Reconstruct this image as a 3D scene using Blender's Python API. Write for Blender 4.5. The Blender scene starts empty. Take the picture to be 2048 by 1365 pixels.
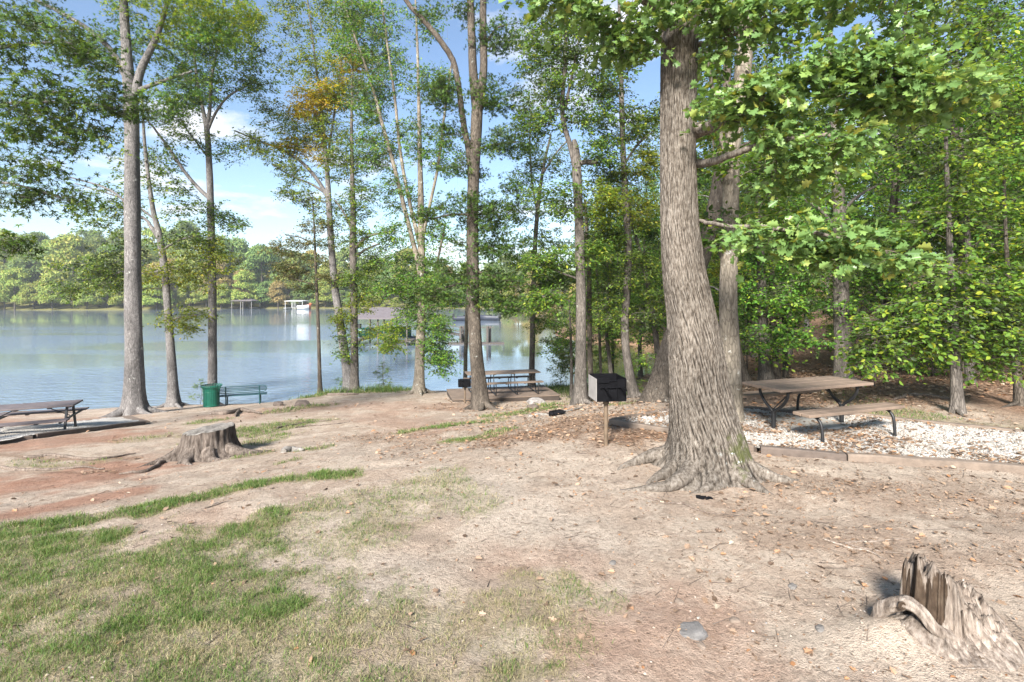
import bpy, math, random
import numpy as np
from mathutils import Vector
PI = math.pi
rng = np.random.default_rng(11)
random.seed(11)
scene = bpy.context.scene
COL = scene.collection
CAMZ = 2.1          # eye height in metres; the photo is 2048 px wide, focal length 1024 px, horizon at row 590
WATER_Z = -2.9

# ------------------------------------------------------------------ small maths
def W(px, py, Y):
    """world point seen at pixel (px,py) at the real distance Y"""
    return np.array([(px-1024)/1024*Y, Y, CAMZ+(590-py)/1024*Y])

def unit(v):
    v = np.asarray(v, float); n = np.linalg.norm(v, axis=-1, keepdims=True)
    return v/np.maximum(n, 1e-9)

def hash2(ix, iy, seed):
    h = (ix.astype(np.int64)*374761393 + iy.astype(np.int64)*668265263 + seed*974711) & 0x7fffffff
    h = ((h ^ (h >> 13))*1274126177) & 0x7fffffff
    h = h ^ (h >> 16)
    return (h & 0xffff)/65535.0

def vnoise(x, y, seed=0):
    ix = np.floor(x); iy = np.floor(y); fx = x-ix; fy = y-iy
    fx = fx*fx*(3-2*fx); fy = fy*fy*(3-2*fy)
    a = hash2(ix, iy, seed); b = hash2(ix+1, iy, seed); c = hash2(ix, iy+1, seed); d = hash2(ix+1, iy+1, seed)
    return a+(b-a)*fx+(c-a)*fy+(a-b-c+d)*fx*fy

def fbm(x, y, seed=0, octv=4):
    s = 0; a = .5; t = 0
    for k in range(octv):
        s = s+a*vnoise(x*2**k+17.3*k, y*2**k-9.1*k, seed+k); t += a; a *= .5
    return s/t

def smooth(e0, e1, x):
    t = np.clip((x-e0)/(e1-e0), 0, 1); return t*t*(3-2*t)

def catmull(P, n=6):
    P = np.asarray(P, float)
    if len(P) < 3:
        t = np.linspace(0, 1, n+1)[:, None]; return P[0]*(1-t)+P[-1]*t
    Q = np.vstack([2*P[0]-P[1], P, 2*P[-1]-P[-2]]); out = []
    for i in range(1, len(Q)-2):
        p0, p1, p2, p3 = Q[i-1:i+3]
        for k in range(n):
            t = k/n
            out.append(.5*((2*p1)+(-p0+p2)*t+(2*p0-5*p1+4*p2-p3)*t*t+(-p0+3*p1-3*p2+p3)*t**3))
    out.append(P[-1]); return np.array(out)

# ------------------------------------------------------------------ mesh builder
class MB:
    def __init__(s): s.V = []; s.L = []; s.S = []; s.M = []; s.n = 0
    def add(s, verts, faces, mi=0):
        verts = np.asarray(verts, float).reshape(-1, 3)
        if isinstance(faces, np.ndarray):
            s.L.append((faces+s.n).ravel()); s.S.append(np.full(len(faces), faces.shape[1])); k = len(faces)
        else:
            s.L.append(np.array([i+s.n for f in faces for i in f], int)); s.S.append(np.array([len(f) for f in faces], int)); k = len(faces)
        s.M.append(np.full(k, mi) if np.isscalar(mi) else np.asarray(mi))
        s.V.append(verts); s.n += len(verts)
        return s
    def mesh(s, name, mats, smooth_=True, off=(0, 0, 0)):
        me = bpy.data.meshes.new(name)
        if s.n:
            V = np.vstack(s.V)-np.asarray(off, float); L = np.concatenate(s.L).astype(np.int32); S = np.concatenate(s.S).astype(np.int32)
            me.vertices.add(len(V)); me.vertices.foreach_set('co', V.astype(np.float32).ravel())
            me.loops.add(len(L)); me.loops.foreach_set('vertex_index', L)
            me.polygons.add(len(S)); st = np.concatenate([[0], np.cumsum(S)[:-1]]).astype(np.int32)
            me.polygons.foreach_set('loop_start', st)
            me.polygons.foreach_set('material_index', np.concatenate(s.M).astype(np.int32))
            me.polygons.foreach_set('use_smooth', np.full(len(S), bool(smooth_)))
            me.update(calc_edges=True)
        for m in (mats if isinstance(mats, (list, tuple)) else [mats]): me.materials.append(m)
        return me
    def obj(s, name, mats, parent=None, smooth_=True, loc=None):
        """one mesh object; geometry is written in world axes, origin at loc (or at the parent's base)"""
        off = np.array(parent.location) if parent is not None and loc is None else np.array(loc if loc is not None else (0, 0, 0), float)
        if parent is not None and parent.parent is not None: off = off+np.array(parent.parent.location)
        o = bpy.data.objects.new(name, s.mesh(name, mats, smooth_, off)); COL.objects.link(o)
        if parent is not None: o.parent = parent
        else: o.location = off
        return o
    # -- primitives
    def tube(s, path, rad, sides=8, caps=True, radial=None, mi=0, start=0.):
        path = np.asarray(path, float); n = len(path); rad = np.broadcast_to(np.asarray(rad, float), (n,))
        T = unit(np.gradient(path, axis=0)); up = np.array([1., 0, 0]) if abs(T[0][0]) < .8 else np.array([0, 1., 0])
        a = unit(np.cross(T[0], up)); A = [a]
        for i in range(1, n):
            a = a-T[i]*np.dot(a, T[i]); a = a/np.linalg.norm(a); A.append(a)
        A = np.array(A); B = np.cross(T, A)
        th = np.linspace(0, 2*PI, sides, endpoint=False)+start
        R = rad[:, None]*np.ones(sides)
        if radial is not None: R = R*radial(th, path, A, B)
        V = path[:, None, :]+R[:, :, None]*(np.cos(th)[None, :, None]*A[:, None, :]+np.sin(th)[None, :, None]*B[:, None, :])
        i = np.arange(n-1)[:, None]*sides; j = np.arange(sides)[None, :]; j2 = (j+1) % sides
        F = np.stack([i+j, i+j2, i+sides+j2, i+sides+j], -1).reshape(-1, 4)
        s.add(V, F, mi)
        if caps:
            s.add(V[0], [list(range(sides))[::-1]], mi); s.add(V[-1], [list(range(sides))], mi)
        return V
    def box(s, c, size, ax=None, bev=.0, mi=0):
        """box centred at c; ax = 3 axis vectors; bev chamfers every edge"""
        c = np.asarray(c, float); h = np.asarray(size, float)/2
        ax = np.eye(3) if ax is None else np.asarray(ax, float)
        b = min(bev, h.min()*.9)
        if b <= 0:
            P = np.array([[x, y, z] for x in (-1, 1) for y in (-1, 1) for z in (-1, 1)])*h
            F = [[0, 1, 3, 2], [4, 6, 7, 5], [0, 4, 5, 1], [2, 3, 7, 6], [0, 2, 6, 4], [1, 5, 7, 3]]
        else:
            P = []; idx = {}
            for x in (-1, 1):
                for y in (-1, 1):
                    for z in (-1, 1):
                        for k in range(3):
                            q = np.array([x, y, z])*(h-b); q[k] = (x, y, z)[k]*h[k]; idx[(x, y, z, k)] = len(P); P.append(q)
            F = []
            def I(x, y, z, k): return idx[(x, y, z, k)]
            for sg in (-1, 1):
                f = [I(sg, -1, -1, 0), I(sg, 1, -1, 0), I(sg, 1, 1, 0), I(sg, -1, 1, 0)]; F.append(f if sg > 0 else f[::-1])
                f = [I(-1, sg, -1, 1), I(-1, sg, 1, 1), I(1, sg, 1, 1), I(1, sg, -1, 1)]; F.append(f if sg > 0 else f[::-1])
                f = [I(-1, -1, sg, 2), I(1, -1, sg, 2), I(1, 1, sg, 2), I(-1, 1, sg, 2)]; F.append(f if sg > 0 else f[::-1])
            for a_ in (-1, 1):
                for b_ in (-1, 1):
                    f = [I(-1, a_, b_, 1), I(1, a_, b_, 1), I(1, a_, b_, 2), I(-1, a_, b_, 2)]; F.append(f if a_*b_ > 0 else f[::-1])
                    f = [I(a_, -1, b_, 0), I(a_, -1, b_, 2), I(a_, 1, b_, 2), I(a_, 1, b_, 0)]; F.append(f[::-1] if a_*b_ > 0 else f)
                    f = [I(a_, b_, -1, 0), I(a_, b_, 1, 0), I(a_, b_, 1, 1), I(a_, b_, -1, 1)]; F.append(f[::-1] if a_*b_ > 0 else f)
                    for c_ in (-1, 1):
                        f = [I(a_, b_, c_, 0), I(a_, b_, c_, 1), I(a_, b_, c_, 2)]; F.append(f if a_*b_*c_ > 0 else f[::-1])
            P = np.array(P)
        return s.add(c+P@ax, F, mi)
    def bar(s, a, b, w, h, mi=0, bev=.004, up=(0, 0, 1)):
        """rectangular bar from a to b; w across, h along up"""
        a = np.asarray(a, float); b = np.asarray(b, float); d = b-a; L = np.linalg.norm(d); d = d/L
        x = unit(np.cross(np.asarray(up, float), d)); z = np.cross(d, x)
        return s.box((a+b)/2, (L, w, h), np.array([d, x, z]), bev, mi)

# ------------------------------------------------------------------ tagging
def tag(o, label=None, cat=None, group=None, kind=None):
    if label: o['label'] = label
    if cat: o['category'] = cat
    if group: o['group'] = group
    if kind: o['kind'] = kind
    return o
def thing(name, loc, label, cat, group=None):
    o = bpy.data.objects.new(name, None); COL.objects.link(o); o.location = [float(v) for v in loc]
    o.empty_display_size = .2
    return tag(o, label, cat, group)

# ------------------------------------------------------------------ terrain
ANCH = []
def anc(px, py, Y): ANCH.append(W(px, py, Y))
def ancw(x, y, z): ANCH.append(np.array([x, y, z], float))
for x in (-9, -4, 0, 4, 9): ancw(x, 1.2, 0.0 if x > -5 else -.12)
for x in (-12, 0, 12): ancw(x, -9, .1)
for x in (-40, 0, 40): ancw(x, -40, .3)
for a in [(1212, 893, 7.4), (1410, 955, 6.2), (1650, 885, 7.63), (2000, 905, 7.15), (1549, 866, 8.16), (1688, 850, 8.7), (1912, 828, 9.6), (1686, 768, 13.5), (1900, 1330, 2.93),
          (2000, 740, 16), (1700, 700, 22), (1800, 650, 30), (1900, 590, 45), (1530, 764, 14.6), (1495, 775, 14),
          (1160, 808, 15), (1264, 798, 16), (1318, 803, 13.2), (960, 820, 16.3), (905, 806, 17.9), (1120, 803, 18.9), (930, 806, 17.1),
          (838, 787, 20), (700, 782, 22), (640, 790, 22), (525, 809, 21.2), (455, 811, 20.9), (420, 816, 20.5), (347, 809, 21), (268, 828, 18), (200, 835, 19.5), (131, 861, 13.5), (288, 850, 14.7),
          (0, 888, 11.2), (0, 862, 13.4), (400, 925, 9), (0, 1062, 5.3), (700, 945, 6.7), (1000, 850, 11), (870, 860, 10.8), (560, 945, 7.4), (1143, 790, 20.5), (1063, 781, 22)]: anc(*a)
for q_ in [(1.69, 8.73), (2.82, 9.5), (4.29, 9.6), (6.06, 9.16), (7.88, 7.88)]: ancw(q_[0], q_[1], -.1)
# shoreline and lake bed
SHORE = [(-60, 12), (-34, 18.5), (-24, 20.6), (-19, 22.4), (-15, 23.2), (-11, 23.6), (-8.5, 25.2), (-5, 26), (-1, 26.5), (2.5, 28), (6, 30), (9.5, 33), (12.5, 37), (14, 43), (13, 50), (9.5, 53), (6.4, 57), (5.2, 64), (7, 74), (10, 90), (16, 120), (30, 150)]
SH = catmull(np.array([(a, b, 0) for a, b in SHORE]), 3)[:, :2]
for k, p in enumerate(SH[::2]):
    ancw(p[0], p[1], WATER_Z)
for x, y in [(-60, 22), (-60, 60), (-40, 30), (-20, 30), (-10, 31), (-10, 45), (0, 36), (7, 42), (0, 50), (-1, 60), (-30, 60), (-2, 80), (0, 110), (-60, 120), (0, 150), (-150, 40), (-150, 120), (10, 165), (-300, 60), (-300, 150)]: ancw(x, y, -5.)
for x, y, z in [(16, 36, -1.5), (18, 46, -1.3), (14, 58, -1.2), (20, 80, -.5), (40, 60, 3), (30, 110, 1.5), (50, 150, 3), (80, 60, 8), (100, 120, 9), (70, 30, 6), (40, 20, 2), (20, 10, .2), (40, -5, 1), (80, 0, 6), (150, 50, 14), (150, 150, 14), (26, 28, .1), (-30, 5, -1.6), (-60, 0, -2), (-20, 12, -2.0), (300, 0, 18), (300, 150, 20), (400, 450, 20), (-400, 0, -2)]: ancw(x, y, z)
AN = np.array(ANCH)
def _rbf():
    P = AN[:, :2]; n = len(P)
    K = np.linalg.norm(P[:, None]-P[None], axis=-1)+np.eye(n)*-.05
    A = np.zeros((n+3, n+3)); A[:n, :n] = K; A[:n, n] = 1; A[:n, n+1:] = P; A[n, :n] = 1; A[n+1:, :n] = P.T
    return np.linalg.solve(A, np.concatenate([AN[:, 2], np.zeros(3)]))
RB = _rbf()
def ground_h(x, y, micro=True):
    x = np.asarray(x, float); y = np.asarray(y, float); sh = x.shape; x = x.ravel(); y = y.ravel(); z = np.empty_like(x); n = len(AN)
    for i in range(0, len(x), 20000):
        q = np.stack([x[i:i+20000], y[i:i+20000]], -1)
        z[i:i+20000] = np.linalg.norm(q[:, None]-AN[None, :, :2], axis=-1)@RB[:n]+RB[n]+q@RB[n+1:]
    z = np.clip(z, -6.5, 26)
    sy = 188+7*np.sin(x*.021+1)+4*np.sin(x*.057)+np.where(x < -95, (-95-x)*.22, 0)*-1
    d = y-sy
    zf = WATER_Z+np.where(d < 0, np.maximum(d*.2, -6), np.minimum(d, 6)*.16+np.clip(d-6, 0, 120)*(.10+.09*smooth(-40, -140, x)))
    w = smooth(140, 170, y)
    z = z*(1-w)+np.minimum(z, -5)*w*np.where(x < 60, 1, 0)+z*w*np.where(x < 60, 0, 1)
    z = np.maximum(z, zf)
    if micro:
        near = smooth(30, 10, np.hypot(x, y-4))
        z = z+near*((fbm(x*.9, y*.9, 3, 3)-.5)*.09+(fbm(x*4, y*4, 5, 3)-.5)*.055+(fbm(x*14, y*14, 8, 2)-.5)*.012)
    z = z+.10*np.exp(-(((x-2.36)/.26)**2+((y-3.12)/.15)**2))+.05*np.exp(-(((x-2.7)/.45)**2+((y-3.16)/.4)**2))
    return z.reshape(sh)
def gz(x, y): return float(ground_h(np.array([x]), np.array([y]))[0])
def G(px, py):
    """point where the ray of pixel (px,py) meets the ground"""
    Y = np.concatenate([np.linspace(1.5, 40, 700), np.linspace(40.5, 300, 500)])
    x = (px-1024)/1024*Y; zr = CAMZ+(590-py)/1024*Y
    f = zr-ground_h(x, Y, False); k = np.argmax(f < 0)
    if k == 0: k = len(Y)-1
    t = f[k-1]/(f[k-1]-f[k]) if f[k-1] != f[k] else 0
    yy = Y[k-1]+(Y[k]-Y[k-1])*t; xx = (px-1024)/1024*yy
    return np.array([xx, yy, gz(xx, yy)])

# ------------------------------------------------------------------ materials
def newmat(name):
    m = bpy.data.materials.new(name); m.use_nodes = True; nt = m.node_tree; nt.nodes.clear()
    return m, nt, nt.nodes, nt.links
def N(nt, t, **kw):
    n = nt.nodes.new(t)
    for k, v in kw.items():
        if k == 'inp':
            for a, b in v.items(): n.inputs[a].default_value = b
        else: setattr(n, k, v)
    return n
def ramp(nt, stops, interp='LINEAR'):
    r = nt.nodes.new('ShaderNodeValToRGB'); r.color_ramp.interpolation = interp; e = r.color_ramp.elements
    while len(e) < len(stops): e.new(.5)
    for k, (p, c) in enumerate(stops):
        e[k].position = p; e[k].color = (*c, 1) if not np.isscalar(c) else (c, c, c, 1)
    return r
def mixc(nt, fac, a, b, blend='MIX'):
    n = nt.nodes.new('ShaderNodeMix'); n.data_type = 'RGBA'; n.blend_type = blend
    for s, v in ((0, fac), (6, a), (7, b)):
        if hasattr(v, 'links') or isinstance(v, bpy.types.NodeSocket): nt.links.new(v, n.inputs[s])
        else: n.inputs[s].default_value = v if s == 0 else (*v, 1)
    return n.outputs[2]
def objco(nt, sc=(1, 1, 1)):
    c = N(nt, 'ShaderNodeTexCoord'); m = N(nt, 'ShaderNodeMapping'); m.inputs['Scale'].default_value = sc
    nt.links.new(c.outputs['Object'], m.inputs['Vector']); return m.outputs[0]
def finish(nt, col, rough=.8, bump=None, bstr=.3, bdist=.02, spec=.3, metal=0.):
    p = N(nt, 'ShaderNodeBsdfPrincipled'); o = N(nt, 'ShaderNodeOutputMaterial')
    if isinstance(col, bpy.types.NodeSocket): nt.links.new(col, p.inputs['Base Color'])
    else: p.inputs['Base Color'].default_value = (*col, 1)
    if isinstance(rough, bpy.types.NodeSocket): nt.links.new(rough, p.inputs['Roughness'])
    else: p.inputs['Roughness'].default_value = rough
    p.inputs['Specular IOR Level'].default_value = spec; p.inputs['Metallic'].default_value = metal
    if bump is not None:
        b = N(nt, 'ShaderNodeBump'); b.inputs['Strength'].default_value = bstr; b.inputs['Distance'].default_value = bdist
        nt.links.new(bump, b.inputs['Height']); nt.links.new(b.outputs[0], p.inputs['Normal'])
    nt.links.new(p.outputs[0], o.inputs[0]); return p
def noise(nt, vec, scale, detail=5, rough=.6):
    n = N(nt, 'ShaderNodeTexNoise'); n.inputs['Scale'].default_value = scale; n.inputs['Detail'].default_value = detail; n.inputs['Roughness'].default_value = rough
    if vec is not None: nt.links.new(vec, n.inputs['Vector'])
    return n.outputs[0]

def bark(name, dark, light, sc=14, stretch=.16, lichen=.0, lcol=(.45, .47, .43), bd=.03, moss=0.):
    m, nt, _, lk = newmat(name)
    v = objco(nt, (1, 1, stretch)); n1 = noise(nt, v, sc, 7, .65)
    vo = N(nt, 'ShaderNodeTexVoronoi'); vo.feature = 'DISTANCE_TO_EDGE'; vo.inputs['Scale'].default_value = sc*1.3
    nn = N(nt, 'ShaderNodeTexNoise', inp={'Scale': sc*.8}); lk.new(v, nn.inputs['Vector']); dist = mixc(nt, .1, v, nn.outputs[1])
    lk.new(dist, vo.inputs['Vector'])
    e = ramp(nt, [(0, 0), (.16, 1)]); lk.new(vo.outputs['Distance'], e.inputs[0])
    h = mixc(nt, .5, n1, e.outputs[0], 'MULTIPLY')
    r = ramp(nt, [(.12, dark), (.62, light)]); lk.new(h, r.inputs[0])
    big = noise(nt, objco(nt, (1, 1, .5)), 1.7, 3); rb = ramp(nt, [(.35, .62), (.65, 1.15)]); lk.new(big, rb.inputs[0])
    c = mixc(nt, 1., r.outputs[0], rb.outputs[0], 'MULTIPLY')
    if lichen > 0:
        l = noise(nt, objco(nt), 5.5, 6, .7); lr = ramp(nt, [(.66-lichen, 0), (.72-lichen, 1)]); lk.new(l, lr.inputs[0])
        c = mixc(nt, lr.outputs[0], c, lcol)
    finish(nt, c, .9, h, .9, bd, .15); return m

def leafmat(name, cols, trans=.4, rough=.5, tcol=(1.45, 1.25, .6)):
    """cols: ramp stops over the per-leaf random value"""
    m, nt, _, lk = newmat(name)
    g = N(nt, 'ShaderNodeNewGeometry'); r = ramp(nt, cols); lk.new(g.outputs['Random Per Island'], r.inputs[0])
    oi = N(nt, 'ShaderNodeObjectInfo'); h = N(nt, 'ShaderNodeHueSaturation')
    mr = N(nt, 'ShaderNodeMapRange', inp={3: .485, 4: .515}); lk.new(oi.outputs['Random'], mr.inputs[0]); lk.new(mr.outputs[0], h.inputs['Hue'])
    mv = N(nt, 'ShaderNodeMapRange', inp={3: .85, 4: 1.2}); lk.new(oi.outputs['Random'], mv.inputs[0]); lk.new(mv.outputs[0], h.inputs['Value'])
    lk.new(r.outputs[0], h.inputs['Color'])
    p = N(nt, 'ShaderNodeBsdfPrincipled'); lk.new(h.outputs[0], p.inputs['Base Color']); p.inputs['Roughness'].default_value = rough; p.inputs['Specular IOR Level'].default_value = .35
    t = N(nt, 'ShaderNodeBsdfTranslucent'); tc = mixc(nt, 1., h.outputs[0], tcol, 'MULTIPLY'); lk.new(tc, t.inputs[0])
    mx = N(nt, 'ShaderNodeMixShader'); mx.inputs[0].default_value = trans; lk.new(p.outputs[0], mx.inputs[1]); lk.new(t.outputs[0], mx.inputs[2])
    o = N(nt, 'ShaderNodeOutputMaterial'); lk.new(mx.outputs[0], o.inputs[0]); return m

def paint(name, col, rough=.5, var=.25, sc=6, bump=.05, metal=0., spec=.4, stretch=(1, 1, 1)):
    m, nt, _, lk = newmat(name)
    n1 = noise(nt, objco(nt, stretch), sc, 6, .65)
    r = ramp(nt, [(.25, tuple(c*(1-var) for c in col)), (.75, tuple(min(1, c*(1+var)) for c in col))]); lk.new(n1, r.inputs[0])
    n2 = noise(nt, objco(nt), sc*6, 3)
    finish(nt, r.outputs[0], rough, n2, bump, .01, spec, metal); return m
SUN_E = 4.6; SUN_A = 11.; SKY_S = .074; EXPO = 1.64; CLOUD_T = .54; CLOUD_C = (5.4, 5.5, 5.7); CLOUD_SEED = 5.3; HAZE = .00045
# ------------------------------------------------------------------ leaves
def _half(pts): return pts
TEMPL = {}
# pointed oval, folded along the midrib
TEMPL['simple'] = (np.array([(0, 0, 0), (-.26, .42, .07), (0, 1, -.04), (.26, .42, .07)], float), [[0, 2, 1], [0, 3, 2]])
TEMPL['oval'] = (np.array([(0, 0, 0), (-.25, .28, .06), (-.26, .62, .06), (0, 1, -.06), (.26, .62, .06), (.25, .28, .06), (0, .45, 0)], float),
                 [[0, 6, 1], [1, 6, 2], [2, 6, 3], [3, 6, 4], [4, 6, 5], [5, 6, 0]])
def _oak():
    h = [(0, 0), (.05, .14), (.20, .22), (.12, .34), (.33, .44), (.38, .54), (.20, .60), (.34, .76), (.28, .86), (.13, .85), (0, 1.0)]
    L = [(-x, y, abs(x)*.3-.1*y*y) for x, y in h]; R = [(x, y, abs(x)*.3-.1*y*y) for x, y in h[1:-1]]
    V = np.array(L+R, float); n = len(h); F = [list(range(n))[::-1], [0]+list(range(n, n+n-2))+[n-1]]
    return V, F
TEMPL['oak'] = _oak()
def _star():
    V = [(0, .32, 0)]; F = []
    tips = [(-100, .52), (-50, .62), (0, .68), (50, .62), (100, .52)]; val = [-140, -75, -25, 25, 75, 140]
    for a in val: V.append((.2*math.sin(math.radians(a)), .32+.2*math.cos(math.radians(a)), 0.02))
    for k, (a, r) in enumerate(tips):
        V.append((r*math.sin(math.radians(a)), .32+r*math.cos(math.radians(a)), -.08)); F.append([0, k+2, 7+k, k+1])
    return np.array(V, float), F
TEMPL['star'] = _star()

def add_leaves(mb, P, A, Nn, size, templ, mi=0):
    """P base points, A axis along the leaf, Nn rough normal, size in metres"""
    V, F = TEMPL[templ]; M = len(P)
    if M == 0: return
    A = unit(A); X = unit(np.cross(A, Nn)); Z = np.cross(X, A); size = np.broadcast_to(size, (M,))
    Q = P[:, None, :]+size[:, None, None]*(V[None, :, 0:1]*X[:, None]+V[None, :, 1:2]*A[:, None]+V[None, :, 2:3]*Z[:, None])
    base = np.arange(M)*len(V); groups = {}
    for f in F: groups.setdefault(len(f), []).append(f)
    first = True
    for k, fs in groups.items():
        FF = (base[:, None, None]+np.array(fs)[None]).reshape(-1, k)
        mm = np.repeat(np.broadcast_to(mi, (M,)), len(fs))
        if first: mb.add(Q, FF, mm); first = False
        else:
            n0 = mb.n; mb.n = n0-M*len(V); mb.add(np.zeros((0, 3)), FF, mm); mb.n = n0

def twigs(mbw, a, b, r):
    """thin three-sided twigs from a to b"""
    n = len(a); d = unit(b-a); u = unit(np.cross(d, np.array([.3, .2, 1.]))); v = np.cross(d, u)
    V = []
    for (p, rr) in ((a, r), (b, r*.3)):
        for k in range(3):
            t = 2*PI*k/3; V.append(p+rr*(math.cos(t)*u+math.sin(t)*v))
    V = np.stack(V, 1).reshape(-1, 3); o = (np.arange(n)*6)[:, None]
    F = np.concatenate([o+np.array([[k, (k+1) % 3, 3+(k+1) % 3, 3+k]]) for k in range(3)])
    mbw.add(V, F)

def sprays(mbl, mbw, C, out, tw=6, twl=.45, lpt=10, size=.09, templ='simple', mi=0, droop=.15, flat=.3, jit=.75, twr=.004, rs=None):
    """clumps of leafy twigs at the centres C; out = direction away from the trunk"""
    rs = rs or rng; n = len(C)
    if n == 0: return
    az = rs.uniform(0, 2*PI, (n, tw)); el = rs.normal(.05, flat, (n, tw))
    D = np.stack([np.cos(az)*np.cos(el), np.sin(az)*np.cos(el), np.sin(el)], -1)+.55*out[:, None, :]
    D = unit(D).reshape(-1, 3); L = twl*rs.uniform(.55, 1.2, n*tw)
    st = np.repeat(C, tw, 0)+rs.normal(0, twl*.22, (n*tw, 3))*np.array([1, 1, .6])
    en = st+D*L[:, None]-np.array([0, 0, 1])*(droop*L*rs.uniform(.3, 1.3, n*tw))[:, None]
    if mbw is not None and twr > 0: twigs(mbw, st, en, twr)
    t = (np.arange(lpt)+.5)/lpt; t = .12+.95*t
    P = st[:, None]+(en-st)[:, None]*t[None, :, None]; m = n*tw*lpt
    P = P.reshape(-1, 3)+rs.normal(0, size*.35, (m, 3))
    Dd = np.repeat(D, lpt, 0); S = unit(np.cross(Dd, np.array([0, 0, 1.])))*np.tile(np.where(np.arange(lpt) % 2, 1, -1), n*tw)[:, None]
    A = Dd*.7+S*rs.uniform(.3, 1.2, (m, 1))+rs.normal(0, .35, (m, 3))-np.array([0, 0, .35])
    Nn = np.array([0, 0, 1.])+rs.normal(0, jit, (m, 3))
    mm = mi if np.isscalar(mi) else np.repeat(mi, tw*lpt)
    add_leaves(mbl, P, A, Nn, size*rs.uniform(.5, 1.35, m), templ, mm)

class BarkMB(MB):
    """twigs and boughs written into a crown mesh with the crown's bark slot"""
    def __init__(s, cr, mi): s.cr = cr; s.k = mi
    def add(s, v, f, mi=0): return s.cr.add(v, f, s.k)
# ------------------------------------------------------------------ trees traced from the photograph
def px_path(pts, Y, n=6):
    P = np.array([W(p[0], p[1], Y+(p[3] if len(p) > 3 else 0)) for p in pts]); R = np.array([[p[2]/2/1024*Y] for p in pts])
    Q = catmull(np.hstack([P, R]), n); return Q[:, :3], np.maximum(Q[:, 3], .004)

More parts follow.
